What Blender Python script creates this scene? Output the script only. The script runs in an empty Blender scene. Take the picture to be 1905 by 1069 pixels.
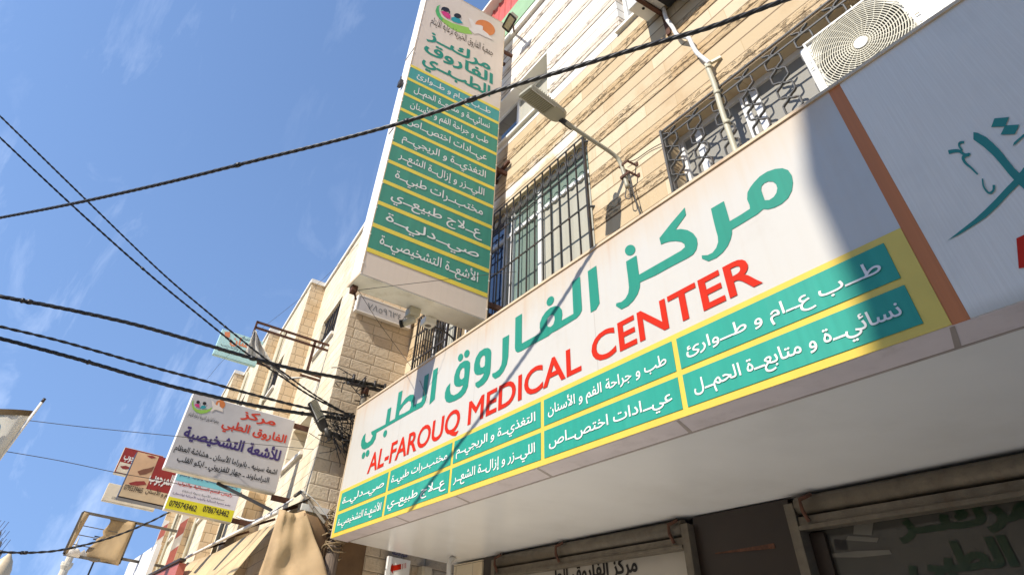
import bpy, bmesh, math, random, unicodedata
from mathutils import Vector, Matrix, Quaternion, noise as mnoise
from mathutils.geometry import tessellate_polygon, interpolate_bezier, delaunay_2d_cdt
random.seed(7)
R_ = math.radians
sc = bpy.context.scene
COL = sc.collection

# ------------------------------------------------------------------ camera, sky, sun, exposure
F_PX, CX, CY, PW, PH = 1089.4, 858.8, 216.2, 1905.0, 1069.0
CAMPOS = Vector((0.0, -2.9, 1.6))
RX = Vector((0.50737, 0.85698, 0.09033))       # camera right in the world
RD = Vector((-0.58276, 0.41845, -0.69663))     # camera down
RF = Vector((-0.63480, 0.30081, 0.71172))      # camera forward
cam = bpy.data.cameras.new('camera')
cam.sensor_width = 36.0
cam.lens = F_PX / PW * 36.0
cam.shift_x = (PW / 2 - CX) / PW
cam.shift_y = -(PH / 2 - CY) / PW
cam.clip_start = 0.05
cam.clip_end = 3000
camo = bpy.data.objects.new('camera', cam)
camo.matrix_world = Matrix(((RX.x, -RD.x, -RF.x, CAMPOS.x), (RX.y, -RD.y, -RF.y, CAMPOS.y),
                            (RX.z, -RD.z, -RF.z, CAMPOS.z), (0, 0, 0, 1)))
COL.objects.link(camo)
sc.camera = camo

SUN_DIR = Vector((0.213, -1.0, 0.815)).normalized()     # towards the sun
sun = bpy.data.lights.new('sun', 'SUN')
sun.energy = 3.05
sun.angle = R_(0.5)
sun.color = (1.0, 0.95, 0.87)
suno = bpy.data.objects.new('sun', sun)
suno.rotation_euler = SUN_DIR.to_track_quat('Z', 'Y').to_euler()
suno.location = (4, -20, 20)
COL.objects.link(suno)

world = bpy.data.worlds.new('World')
sc.world = world
world.use_nodes = True
wn, wl = world.node_tree.nodes, world.node_tree.links
bg = wn['Background']
sky = wn.new('ShaderNodeTexSky')
sky.sky_type = 'NISHITA'
sky.sun_disc = False
sky.sun_elevation = math.asin(SUN_DIR.z)
sky.sun_rotation = math.atan2(SUN_DIR.x, SUN_DIR.y)
sky.air_density = 0.85
sky.dust_density = 0.0
sky.altitude = 300
sky.ozone_density = 2.2
bg.inputs[1].default_value = 0.15
# thin high cirrus mixed into the sky
tc = wn.new('ShaderNodeTexCoord')
mp = wn.new('ShaderNodeMapping'); mp.inputs['Rotation'].default_value = (0.5, 0.3, 0.9); mp.inputs['Scale'].default_value = (1.2, 5.0, 2.2)
nz = wn.new('ShaderNodeTexNoise'); nz.inputs['Scale'].default_value = 2.2; nz.inputs['Detail'].default_value = 9; nz.inputs['Roughness'].default_value = 0.62; nz.inputs['Distortion'].default_value = 0.5
n2 = wn.new('ShaderNodeTexNoise'); n2.inputs['Scale'].default_value = 2.6; n2.inputs['Detail'].default_value = 2
rp = wn.new('ShaderNodeValToRGB'); rp.color_ramp.elements[0].position = 0.54; rp.color_ramp.elements[1].position = 0.86
rp2 = wn.new('ShaderNodeValToRGB'); rp2.color_ramp.elements[0].position = 0.42; rp2.color_ramp.elements[1].position = 0.66
mu = wn.new('ShaderNodeMath'); mu.operation = 'MULTIPLY'
mu2 = wn.new('ShaderNodeMath'); mu2.operation = 'MULTIPLY'; mu2.inputs[1].default_value = 0.30
mx = wn.new('ShaderNodeMix'); mx.data_type = 'RGBA'
mx.inputs[7].default_value = (6.2, 6.6, 7.4, 1)
sx_ = wn.new('ShaderNodeSeparateXYZ'); cx_ = wn.new('ShaderNodeCombineXYZ'); mz_ = wn.new('ShaderNodeMath'); mz_.operation = 'MULTIPLY_ADD'
mz_.inputs[1].default_value = 0.62; mz_.inputs[2].default_value = 0.46
wl.new(tc.outputs['Generated'], sx_.inputs[0]); wl.new(sx_.outputs[0], cx_.inputs[0]); wl.new(sx_.outputs[1], cx_.inputs[1]); wl.new(sx_.outputs[2], mz_.inputs[0]); wl.new(mz_.outputs[0], cx_.inputs[2])
nv_ = wn.new('ShaderNodeVectorMath'); nv_.operation = 'NORMALIZE'; wl.new(cx_.outputs[0], nv_.inputs[0]); wl.new(nv_.outputs[0], sky.inputs[0])
wl.new(tc.outputs['Generated'], mp.inputs[0]); wl.new(mp.outputs[0], nz.inputs[0]); wl.new(tc.outputs['Generated'], n2.inputs[0])
wl.new(nz.outputs[0], rp.inputs[0]); wl.new(n2.outputs[0], rp2.inputs[0])
wl.new(rp.outputs[0], mu.inputs[0]); wl.new(rp2.outputs[0], mu.inputs[1]); wl.new(mu.outputs[0], mu2.inputs[0])
wl.new(mu2.outputs[0], mx.inputs[0]); wl.new(sky.outputs[0], mx.inputs[6]); wl.new(mx.outputs[2], bg.inputs[0])

sc.view_settings.view_transform = 'Standard'
sc.view_settings.look = 'None'
sc.view_settings.gamma = 1.0
sc.view_settings.exposure = 1.05
sc.cycles.max_bounces = 8

# ------------------------------------------------------------------ pixel -> place
def ray(u, v):
    return RX * (u - CX) + RD * (v - CY) + RF * F_PX
def W(u, v, ax, val):
    r = ray(u, v); i = 'xyz'.index(ax)
    return CAMPOS + r * ((val - CAMPOS[i]) / r[i])
def WP(u, v, P0, n):
    r = ray(u, v); n = Vector(n)
    return CAMPOS + r * ((Vector(P0) - CAMPOS).dot(n) / r.dot(n))

# ------------------------------------------------------------------ materials
def lin(h):
    if isinstance(h, str):
        h = h.lstrip('#'); c = [int(h[i:i + 2], 16) / 255 for i in (0, 2, 4)]
    else:
        c = list(h)
    return tuple((x / 12.92 if x <= 0.04045 else ((x + 0.055) / 1.055) ** 2.4) for x in c) + (1,)
MATS = {}
def mat(name, color, rough=0.6, metal=0.0, var=0.12, scale=6.0, bump=0.0, bscale=60.0, stretch=(1, 1, 1),
        stain=None, stain_amt=0.0, stain_scale=2.0, spec=0.5):
    """plain surface with noise variation, optional stains (own shape) and fine bump, in world position"""
    if name in MATS: return MATS[name]
    m = bpy.data.materials.new(name); m.use_nodes = True
    N, L = m.node_tree.nodes, m.node_tree.links
    b = N['Principled BSDF']
    b.inputs['Roughness'].default_value = rough
    b.inputs['Metallic'].default_value = metal
    b.inputs['Specular IOR Level'].default_value = spec
    c = lin(color)
    g = N.new('ShaderNodeNewGeometry')
    mpn = N.new('ShaderNodeMapping'); mpn.inputs['Scale'].default_value = stretch
    L.new(g.outputs['Position'], mpn.inputs[0])
    n = N.new('ShaderNodeTexNoise'); n.inputs['Scale'].default_value = scale; n.inputs['Detail'].default_value = 6
    L.new(mpn.outputs[0], n.inputs[0])
    r = N.new('ShaderNodeValToRGB')
    r.color_ramp.elements[0].position = 0.3; r.color_ramp.elements[1].position = 0.7
    r.color_ramp.elements[0].color = tuple(x * (1 - var) for x in c[:3]) + (1,)
    r.color_ramp.elements[1].color = tuple(min(1, x * (1 + var)) for x in c[:3]) + (1,)
    L.new(n.outputs[0], r.inputs[0])
    out = r.outputs[0]
    if stain:
        n3 = N.new('ShaderNodeTexNoise'); n3.inputs['Scale'].default_value = stain_scale; n3.inputs['Detail'].default_value = 8; n3.inputs['Roughness'].default_value = 0.65
        L.new(mpn.outputs[0], n3.inputs[0])
        r3 = N.new('ShaderNodeValToRGB'); r3.color_ramp.elements[0].position = 0.52; r3.color_ramp.elements[1].position = 0.75
        r3.color_ramp.elements[1].color = (stain_amt,) * 3 + (1,)
        L.new(n3.outputs[0], r3.inputs[0])
        mxx = N.new('ShaderNodeMix'); mxx.data_type = 'RGBA'
        L.new(r3.outputs[0], mxx.inputs[0]); L.new(out, mxx.inputs[6]); mxx.inputs[7].default_value = lin(stain)
        out = mxx.outputs[2]
    L.new(out, b.inputs['Base Color'])
    if bump:
        n4 = N.new('ShaderNodeTexNoise'); n4.inputs['Scale'].default_value = bscale; n4.inputs['Detail'].default_value = 4
        L.new(mpn.outputs[0], n4.inputs[0])
        bp = N.new('ShaderNodeBump'); bp.inputs['Strength'].default_value = bump; bp.inputs['Distance'].default_value = 0.02
        L.new(n4.outputs[0], bp.inputs['Height']); L.new(bp.outputs[0], b.inputs['Normal'])
    MATS[name] = m
    return m

class G:
    """tiny node-graph helper"""
    def __init__(s, name):
        s.m = bpy.data.materials.new(name); s.m.use_nodes = True
        s.N, s.L = s.m.node_tree.nodes, s.m.node_tree.links
        s.b = s.N['Principled BSDF']
        g = s.N.new('ShaderNodeNewGeometry'); sp = s.N.new('ShaderNodeSeparateXYZ')
        s.L.new(g.outputs['Position'], sp.inputs[0])
        s.P = g.outputs['Position']; s.x, s.y, s.z = sp.outputs
    def put(s, sock, v):
        if hasattr(v, 'node'): s.L.new(v, sock)
        else: sock.default_value = v
    def math(s, op, a, b=0.0, c=0.0):
        n = s.N.new('ShaderNodeMath'); n.operation = op
        s.put(n.inputs[0], a); s.put(n.inputs[1], b); s.put(n.inputs[2], c)
        return n.outputs[0]
    def noise(s, scale, detail=5, rough=0.55, stretch=(1, 1, 1), off=(0, 0, 0), dist=0.0, vec=None):
        mpn = s.N.new('ShaderNodeMapping'); mpn.inputs['Scale'].default_value = stretch; mpn.inputs['Location'].default_value = off
        s.L.new(vec or s.P, mpn.inputs[0])
        n = s.N.new('ShaderNodeTexNoise'); n.inputs['Scale'].default_value = scale; n.inputs['Detail'].default_value = detail
        n.inputs['Roughness'].default_value = rough; n.inputs['Distortion'].default_value = dist
        s.L.new(mpn.outputs[0], n.inputs[0]); return n.outputs[0]
    def ramp(s, v, a, b):
        n = s.N.new('ShaderNodeMapRange'); n.interpolation_type = 'SMOOTHSTEP'
        s.put(n.inputs[0], v); n.inputs[1].default_value = a; n.inputs[2].default_value = b
        return n.outputs[0]
    def mix(s, f, a, b):
        n = s.N.new('ShaderNodeMix'); n.data_type = 'RGBA'
        s.put(n.inputs[0], f); s.put(n.inputs[6], a); s.put(n.inputs[7], b); return n.outputs[2]
    def white(s, v):
        n = s.N.new('ShaderNodeTexWhiteNoise'); n.noise_dimensions = '1D'; s.put(n.inputs['W'], v); return n.outputs[0]
    def vec(s, x, y, z=0.0):
        n = s.N.new('ShaderNodeCombineXYZ'); s.put(n.inputs[0], x); s.put(n.inputs[1], y); s.put(n.inputs[2], z); return n.outputs[0]
    def bump(s, h, strength=0.5, dist=0.02):
        n = s.N.new('ShaderNodeBump'); n.inputs['Strength'].default_value = strength; n.inputs['Distance'].default_value = dist
        s.L.new(h, n.inputs['Height']); s.L.new(n.outputs[0], s.b.inputs['Normal'])

def facade_stone():
    """coursed limestone: two smooth courses, then a narrow split-face double band; pale painted above z = 8"""
    g = G('coursed_limestone'); H = 0.19
    t = g.math('DIVIDE', g.math('SUBTRACT', g.z, 7.11), H)
    idx = g.math('FLOOR', t); fr = g.math('FRACT', t)
    third = g.math('FLOORED_MODULO', idx, 3.0)
    rough = g.math('LESS_THAN', third, 0.5)
    d = g.math('MINIMUM', fr, g.math('SUBTRACT', 1.0, fr))
    joint = g.math('LESS_THAN', d, 0.045)
    mid = g.math('MULTIPLY', rough, g.math('LESS_THAN', g.math('ABSOLUTE', g.math('SUBTRACT', fr, 0.5)), 0.035))
    # vertical joints, staggered per course
    xo = g.math('ADD', g.x, g.math('MULTIPLY', g.white(idx), 1.7))
    xs = g.math('DIVIDE', xo, 0.85); xf = g.math('FRACT', xs)
    vj = g.math('MULTIPLY', g.math('LESS_THAN', xf, 0.009), g.math('SUBTRACT', 1.0, rough))
    blk = g.white(g.math('ADD', g.math('FLOOR', xs), g.math('MULTIPLY', idx, 17.31)))
    big = g.noise(1.1, 5, 0.6, off=(3, 1, 2)); streak = g.noise(3.0, 5, 0.6, stretch=(2.2, 1, 0.35))
    cA, cB, cC = lin('#bda580'), lin('#d1bf9f'), lin('#b09068')
    base = g.mix(blk, cA, cB)
    base = g.mix(g.math('MULTIPLY', g.ramp(big, 0.5, 0.72), 0.55), base, cC)
    base = g.mix(g.math('MULTIPLY', g.ramp(streak, 0.55, 0.75), 0.35), base, lin('#b5946a'))
    pale = g.mix(blk, lin('#e8e2d6'), lin('#eee8de'))
    pale = g.mix(g.math('MULTIPLY', g.ramp(big, 0.55, 0.8), 0.3), pale, lin('#d9c7a3'))
    up = g.math('GREATER_THAN', g.z, 8.05)
    lime = g.ramp(g.math('ADD', g.noise(2.4, 5, 0.6), g.math('MULTIPLY', g.math('ABSOLUTE', g.math('SUBTRACT', g.z, 7.06)), -1.2)), 0.30, 0.5)
    lime = g.math('MULTIPLY', lime, g.math('LESS_THAN', g.x, -4.2))
    base = g.mix(g.math('MULTIPLY', lime, 0.8), base, lin('#efe6d6'))
    base = g.mix(up, base, pale)
    # chipped split face; chip colour also carries the shade of the pits
    ch = g.noise(13.0, 7, 0.7, stretch=(0.6, 1, 1.6), dist=0.25)
    chip = g.math('MULTIPLY', g.math('MULTIPLY', rough, g.ramp(ch, 0.53, 0.61)), g.ramp(g.noise(1.9, 3), 0.36, 0.52))
    base = g.mix(g.math('MULTIPLY', rough, 0.35), base, lin('#c7a06a'))
    base = g.mix(g.math('MULTIPLY', chip, 0.55), base, lin('#7d623f'))
    ln = g.math('MINIMUM', 1.0, g.math('ADD', joint, mid))
    base = g.mix(g.math('MULTIPLY', ln, 0.82), base, lin('#6a5236'))
    base = g.mix(g.math('MULTIPLY', vj, 0.55), base, lin('#a98c62'))
    g.L.new(base, g.b.inputs['Base Color']); g.b.inputs['Roughness'].default_value = 0.85
    h = g.math('SUBTRACT', g.math('MULTIPLY', rough, g.math('MULTIPLY', ch, 1.6)), g.math('MULTIPLY', ln, 1.3))
    h = g.math('SUBTRACT', h, g.math('MULTIPLY', chip, 1.2))
    h = g.math('ADD', h, g.math('MULTIPLY', g.noise(40, 4), 0.12))
    g.bump(h, 0.9, 0.02)
    return g.m

def block_stone(name, axis, colors, H=0.153, Wd=0.33, facing=1.0):
    """rock-faced ashlar with a drafted margin; axis = horizontal coordinate"""
    g = G(name); a = g.x if axis == 'x' else g.y
    t = g.math('DIVIDE', g.z, H); idx = g.math('FLOOR', t); fr = g.math('FRACT', t)
    xs = g.math('ADD', g.math('DIVIDE', a, Wd), g.math('MULTIPLY', g.white(idx), 3.0)); xf = g.math('FRACT', xs)
    dz = g.math('MULTIPLY', g.math('MINIMUM', fr, g.math('SUBTRACT', 1.0, fr)), H)
    dx = g.math('MULTIPLY', g.math('MINIMUM', xf, g.math('SUBTRACT', 1.0, xf)), Wd)
    d = g.math('MINIMUM', dz, dx)
    joint = g.math('LESS_THAN', d, 0.0035)
    face = g.ramp(d, 0.006, 0.014)
    blk = g.white(g.math('ADD', g.math('FLOOR', xs), g.math('MULTIPLY', idx, 13.7)))
    nz_ = g.noise(26, 6, 0.62); sm = g.noise(2.2, 5, 0.6)
    base = g.mix(blk, lin(colors[0]), lin(colors[1]))
    base = g.mix(g.math('MULTIPLY', g.ramp(sm, 0.48, 0.72), 0.5), base, lin(colors[2]))
    base = g.mix(g.math('MULTIPLY', g.math('MULTIPLY', g.ramp(nz_, 0.52, 0.66), face), 0.22 * facing), base, lin('#7d684c'))
    base = g.mix(g.math('MULTIPLY', joint, 0.7), base, lin('#5f4c36'))
    g.L.new(base, g.b.inputs['Base Color']); g.b.inputs['Roughness'].default_value = 0.9
    h = g.math('ADD', g.math('MULTIPLY', face, g.math('MULTIPLY', nz_, 1.5 * facing)), g.math('MULTIPLY', face, 0.05))
    h = g.math('SUBTRACT', h, g.math('MULTIPLY', joint, 0.6))
    g.bump(h, 0.6, 0.012)
    return g.m

def sign_white(name, base, edge_z, streak_axis='x', grime=0.35, rough=0.42):
    """printed sheet with rust-brown run-off below its top edge and fine vertical streaks"""
    g = G(name); a = g.x if streak_axis == 'x' else g.y
    st = g.noise(14, 4, 0.6, stretch=(1, 1, 0.03)) if streak_axis == 'x' else g.noise(14, 4, 0.6, stretch=(1, 1, 0.03), off=(0, 3, 0))
    big = g.noise(0.8, 4)
    c = g.mix(g.math('MULTIPLY', g.ramp(st, 0.45, 0.8), 0.16), lin(base), lin('#b9a892'))
    for sx_ in (-3.27, -5.05, -6.7):
        c = g.mix(g.math('MULTIPLY', g.math('LESS_THAN', g.math('ABSOLUTE', g.math('SUBTRACT', a, sx_)), 0.004), 0.35 if edge_z < 10 else 0.0), c, lin('#8f8272'))
    drip = g.noise(7, 3, 0.5, stretch=(1, 1, 0.08), off=(5, 2, 0))
    c = g.mix(g.math('MULTIPLY', g.ramp(g.math('ADD', drip, g.math('MULTIPLY', g.math('SUBTRACT', edge_z, g.z), -0.22)), 0.55, 0.7), 0.35 if edge_z < 10 else 0.0), c, lin('#b88c62'))
    dust = g.noise(2.2, 7, 0.7)
    c = g.mix(g.math('MULTIPLY', g.ramp(dust, 0.5, 0.72), 0.12), c, lin('#a08e78'))
    dz = g.math('SUBTRACT', edge_z, g.z)
    run = g.math('ADD', g.math('MULTIPLY', dz, -2.2), g.math('MULTIPLY', g.math('ADD', st, big), 0.55))
    c = g.mix(g.math('MULTIPLY', g.ramp(run, -0.25, 0.65), grime), c, lin('#c4a57a'))
    c = g.mix(g.math('MULTIPLY', g.ramp(dz, 0.035, 0.0), 0.6), c, lin('#c08a52'))
    g.L.new(c, g.b.inputs['Base Color']); g.b.inputs['Roughness'].default_value = rough
    g.bump(st, 0.05, 0.004)
    return g.m

def brushed_white():
    g = G('brushed_white_panel')
    st = g.noise(120, 4, 0.6, stretch=(1, 1, 0.02), dist=0.2); big = g.noise(1.3, 5, 0.6)
    c = g.mix(g.ramp(st, 0.35, 0.7), lin('#ded4c3'), lin('#e4dbcb'))
    c = g.mix(g.math('MULTIPLY', g.ramp(big, 0.5, 0.75), 0.3), c, lin('#b7afa2'))
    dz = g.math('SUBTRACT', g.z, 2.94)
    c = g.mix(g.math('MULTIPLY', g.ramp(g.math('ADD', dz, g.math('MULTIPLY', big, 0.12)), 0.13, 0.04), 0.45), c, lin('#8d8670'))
    g.L.new(c, g.b.inputs['Base Color']); g.b.inputs['Roughness'].default_value = 0.5
    g.bump(st, 0.18, 0.003)
    return g.m

def glass(name, color, rough=0.05, metal=0.0, coat=0.6):
    m = bpy.data.materials.new(name); m.use_nodes = True
    b = m.node_tree.nodes['Principled BSDF']
    b.inputs['Base Color'].default_value = lin(color); b.inputs['Roughness'].default_value = rough
    b.inputs['Specular IOR Level'].default_value = 0.9 if coat > .3 else 0.4; b.inputs['Metallic'].default_value = metal
    b.inputs['Coat Weight'].default_value = coat; b.inputs['Coat Roughness'].default_value = 0.03
    return m

M = dict(
    stone=facade_stone(),
    block_y=block_stone('rock_faced_block_side', 'y', ('#cbb596', '#d6c3a6', '#bfa684')),
    block_x=block_stone('sawn_block_front', 'x', ('#d6c5a6', '#e0d3b9', '#cdb48c'), Wd=0.4, facing=0.25),
    return_y=block_stone('sawn_block_return', 'y', ('#d2b893', '#dac4a2', '#c29f6d'), Wd=0.17, facing=0.3),  # same stone as the fronts, tanner: grazing light put into the colour
    cream=mat('cream_render', '#dccfb6', 0.85, var=0.08, stain='#8d7b5e', stain_amt=0.4),
    trim=mat('pale_stone_trim', '#e6dfd2', 0.7, var=0.05, stain='#a8977a', stain_amt=0.3),
    alu=mat('white_aluminium', '#e4e2de', 0.35, var=0.04),
    alugrey=mat('grey_aluminium', '#8d8b88', 0.35, metal=0.3, var=0.06),
    black=mat('black_painted_steel', '#2b2826', 0.5, var=0.2, stain='#5d3d28', stain_amt=0.5, stain_scale=8),
    greysteel=mat('grey_painted_steel', '#55524c', 0.45, var=0.15, stain='#6a4a30', stain_amt=0.5, stain_scale=9),
    rust=mat('rusty_steel', '#553626', 0.85, var=0.3, scale=20, bump=0.3, stain='#73432a', stain_amt=0.6, stain_scale=12),
    galv=mat('weathered_galvanised_steel', '#6f675a', 0.55, metal=0.35, var=0.2, scale=14, stain='#4a3b2b', stain_amt=0.7, stain_scale=7, bump=0.2),
    lampgrey=mat('lamp_grey_enamel', '#a59f88', 0.45, var=0.06),
    lampdark=mat('dark_lamp_casting', '#3a362f', 0.5, var=0.1),
    wood=mat('weathered_timber', '#77685a', 0.9, var=0.35, scale=9, stretch=(6, 6, 0.5), bump=0.5, bscale=22, stain='#2f2620', stain_amt=0.8, stain_scale=4),
    cable=mat('black_cable_rubber', '#171514', 0.45, var=0.2),
    wire=mat('dull_thin_wire', '#4a443d', 0.6, var=0.2),
    green=mat('sign_green_print', '#15806a', 0.6, var=0.07, scale=18, stretch=(1, 1, 0.04)),
    greencell=mat('sign_green_cell', '#21907c', 0.6, var=0.06, scale=18, stretch=(1, 1, 0.05), stain='#4fae9a', stain_amt=0.35, stain_scale=1.6),
    greendark=mat('sign_green_faded', '#3f8a72', 0.6, var=0.08, scale=16, stretch=(1, 1, 0.04), stain='#1c6f60', stain_amt=0.35, stain_scale=3),
    greendarkb=mat('sign_green_bluish', '#45948c', 0.6, var=0.08, scale=16, stretch=(1, 1, 0.04), stain='#1c6f70', stain_amt=0.35, stain_scale=3),
    yellow=mat('sign_yellow_print', '#d8b948', 0.42, var=0.05, scale=5, stain='#bf9d42', stain_amt=0.35, stain_scale=3),
    yellow2=mat('sign_yellow_line', '#e2c94a', 0.45, var=0.05),
    orange=mat('orange_stripe_print', '#bf7038', 0.6, var=0.08, scale=30, stretch=(1, 1, 0.02)),
    red=mat('sign_red_print', '#bf2508', 0.6, var=0.05, spec=0.2),
    white=mat('white_lettering', '#dedad2', 0.45, var=0.03),
    calli=mat('calligraphy_teal', '#0e7a6c', 0.45, var=0.08),
    purple=mat('purple_lettering', '#3b2a63', 0.45, var=0.05),
    redd=mat('brick_red_lettering', '#c23a22', 0.45, var=0.05),
    ink=mat('black_lettering', '#1d1a1a', 0.5, var=0.1),
    inkbrown=mat('brown_lettering', '#4b3a22', 0.5, var=0.1),
    darkgreen=mat('dark_green_lettering', '#132c16', 0.35, var=0.1),
    soffit=mat('glossy_beige_soffit', '#eeeeec', 0.27, var=0.03, scale=2, stain='#a39a8a', stain_amt=0.12, stain_scale=1.3, bump=0.05, bscale=1.1),
    lip=mat('grey_lilac_lip_panel', '#ddd4d6', 0.38, var=0.06, scale=4, stain='#8a8078', stain_amt=0.35, stain_scale=5),
    seam=mat('panel_joint_tape', '#a79d97', 0.5, var=0.1),
    brownpanel=mat('dark_brown_cladding', '#271d17', 0.4, var=0.15, scale=3),
    frost=mat('frosted_window_film', '#b3aca0', 0.3, var=0.12, scale=1.2),
    frostdim=mat('dim_film_print', '#6b685f', 0.3, var=0.1),
    frostdark=mat('dark_window_film', '#45433d', 0.16, var=0.2, scale=1.0),
    tarp=mat('beige_tarpaulin', '#c3a97f', 0.75, var=0.12, scale=3, bump=0.35, bscale=7, stain='#8a6c49', stain_amt=0.45, stain_scale=2.5),
    tarptan=mat('tan_tarpaulin', '#bb9d74', 0.78, var=0.14, scale=3, bump=0.35, bscale=7, stain='#7d6142', stain_amt=0.5, stain_scale=2.2),
    tarpdark=mat('brown_tarpaulin', '#7c6042', 0.8, var=0.15, scale=3, bump=0.35, bscale=7, stain='#4b3826', stain_amt=0.5),
    cloth=mat('dirty_torn_cloth', '#e4ddd0', 0.85, var=0.12, scale=6, bump=0.5, bscale=14, stain='#8a765c', stain_amt=0.5),
    vinyl=mat('torn_billboard_vinyl', '#a98f68', 0.75, var=0.2, scale=2.5, bump=0.5, bscale=4, stain='#6f5a3c', stain_amt=0.5),
    vsignface=sign_white('vertical_sign_sheet', '#d8c6b2', 30.0, 'y', 0.0),
    signside=mat('white_sign_side', '#f2ede4', 0.5, var=0.04),
    signbottom=mat('stained_sign_underside', '#e2dccb', 0.6, var=0.1, scale=3, stain='#a89a72', stain_amt=0.55, stain_scale=3.5),
    fascia=sign_white('fascia_sheet', '#c1bcb2', 4.43, 'x', 0.42),
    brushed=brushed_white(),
    edge=mat('rusty_beige_edge_trim', '#cdb797', 0.6, var=0.12, scale=8, stain='#8a5c33', stain_amt=0.5, stain_scale=4),
    acwhite=mat('ac_cream_casing', '#e6e3da', 0.5, var=0.04, stain='#b9a987', stain_amt=0.25),
    acgrille=mat('ac_grille_plastic', '#d3ccb6', 0.55, var=0.06),
    acdark=mat('ac_dark_inside', '#15130f', 0.8, var=0.2),
    hose=mat('white_pipe_lagging', '#d9d6d0', 0.6, var=0.1, bump=0.5, bscale=30),
    pipe=mat('beige_conduit', '#b6ae94', 0.5, var=0.08),
    greyprint=mat('pale_grey_sign_sheet', '#bcb7b4', 0.4, var=0.04, stain='#a59c93', stain_amt=0.3),
    cyan=mat('pale_cyan_print', '#7cc3cf', 0.45, var=0.05),
    yel3=mat('lemon_print', '#d9d128', 0.45, var=0.05),
    lilac=mat('pale_lilac_print', '#d5d0d6', 0.45, var=0.03),
    redsign=mat('poster_red', '#93291f', 0.45, var=0.06),
    tan=mat('poster_tan', '#c9b18c', 0.5, var=0.08),
    skin=mat('poster_skin_print', '#cfa982', 0.5, var=0.15, scale=3),
    skindark=mat('poster_shade_print', '#7d4f35', 0.5, var=0.15, scale=5),
    lips=mat('poster_lip_print', '#8e3128', 0.45, var=0.1),
    teal=mat('pale_teal_print', '#b7dad2', 0.45, var=0.1, scale=1.5),
    salmon=mat('salmon_lettering', '#e08a5c', 0.5, var=0.05),
    greyink=mat('grey_lettering', '#5f6468', 0.5, var=0.05),
    redroof=mat('red_corrugated_sheet', '#c05a50', 0.5, var=0.08),
    greenfascia=mat('pale_green_fascia', '#8fae82', 0.6, var=0.06),
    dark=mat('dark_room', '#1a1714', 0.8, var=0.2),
    curtain=mat('pale_curtain', '#a9a596', 0.8, var=0.1, scale=12, stretch=(1, 1, 0.05)),
    asphalt=mat('street_asphalt', '#837e76', 0.9, var=0.15, scale=4, bump=0.3),
    paving=mat('pavement_slab', '#d0c7b8', 0.85, var=0.1, scale=3, bump=0.2),
    opp=mat('far_cream_plaster', '#d9c8a8', 0.85, var=0.1, scale=1),
    minaret=mat('pale_minaret_stone', '#cfc2aa', 0.85, var=0.08),
    concrete=mat('raw_concrete', '#77716a', 0.9, var=0.15, bump=0.3),
    gnd=mat('dusty_ground', '#a8977c', 0.95, var=0.12, scale=0.5),
    glassgreen=glass('greenish_window_glass', '#77877c', 0.15, coat=.15),
    glassblue=glass('sky_tinted_glass', '#2a3a55', 0.03),  # blue base colour holds the sky reflection of these panes
    glassgrey=glass('frosted_grey_glass', '#8e8a80', 0.5, coat=0),
    glassdark=glass('dark_shop_glass', '#15171a', 0.04),
    swoosh=mat('logo_green', '#8fb84a', 0.45, var=0.12, scale=3), swoosh2=mat('logo_leaf_green', '#4fa85a', 0.45, var=0.1),
    pink=mat('logo_pink', '#c8356f', 0.45, var=0.05), logoteal=mat('logo_teal', '#2d8f95', 0.45, var=0.05),
    logoorange=mat('logo_orange', '#d27a3c', 0.45, var=0.08), logowhite=mat('logo_dove', '#ddd0c2', 0.45, var=0.03),
    ledface=mat('lamp_led_array', '#7c754c', 0.4, var=0.08), lampglass=glass('floodlight_glass', '#b8ad86', 0.15),
    bannerblue=mat('banner_blue_print', '#2c6d9c', 0.5, var=0.05),
    bannercloth=mat('banner_cloth', '#e6decb', 0.8, var=0.06), bannerhem=mat('banner_brown_hem', '#66502f', 0.8, var=0.1),
    brickred=mat('red_stripe_print', '#b4655a', 0.5, var=0.06),
)

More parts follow.
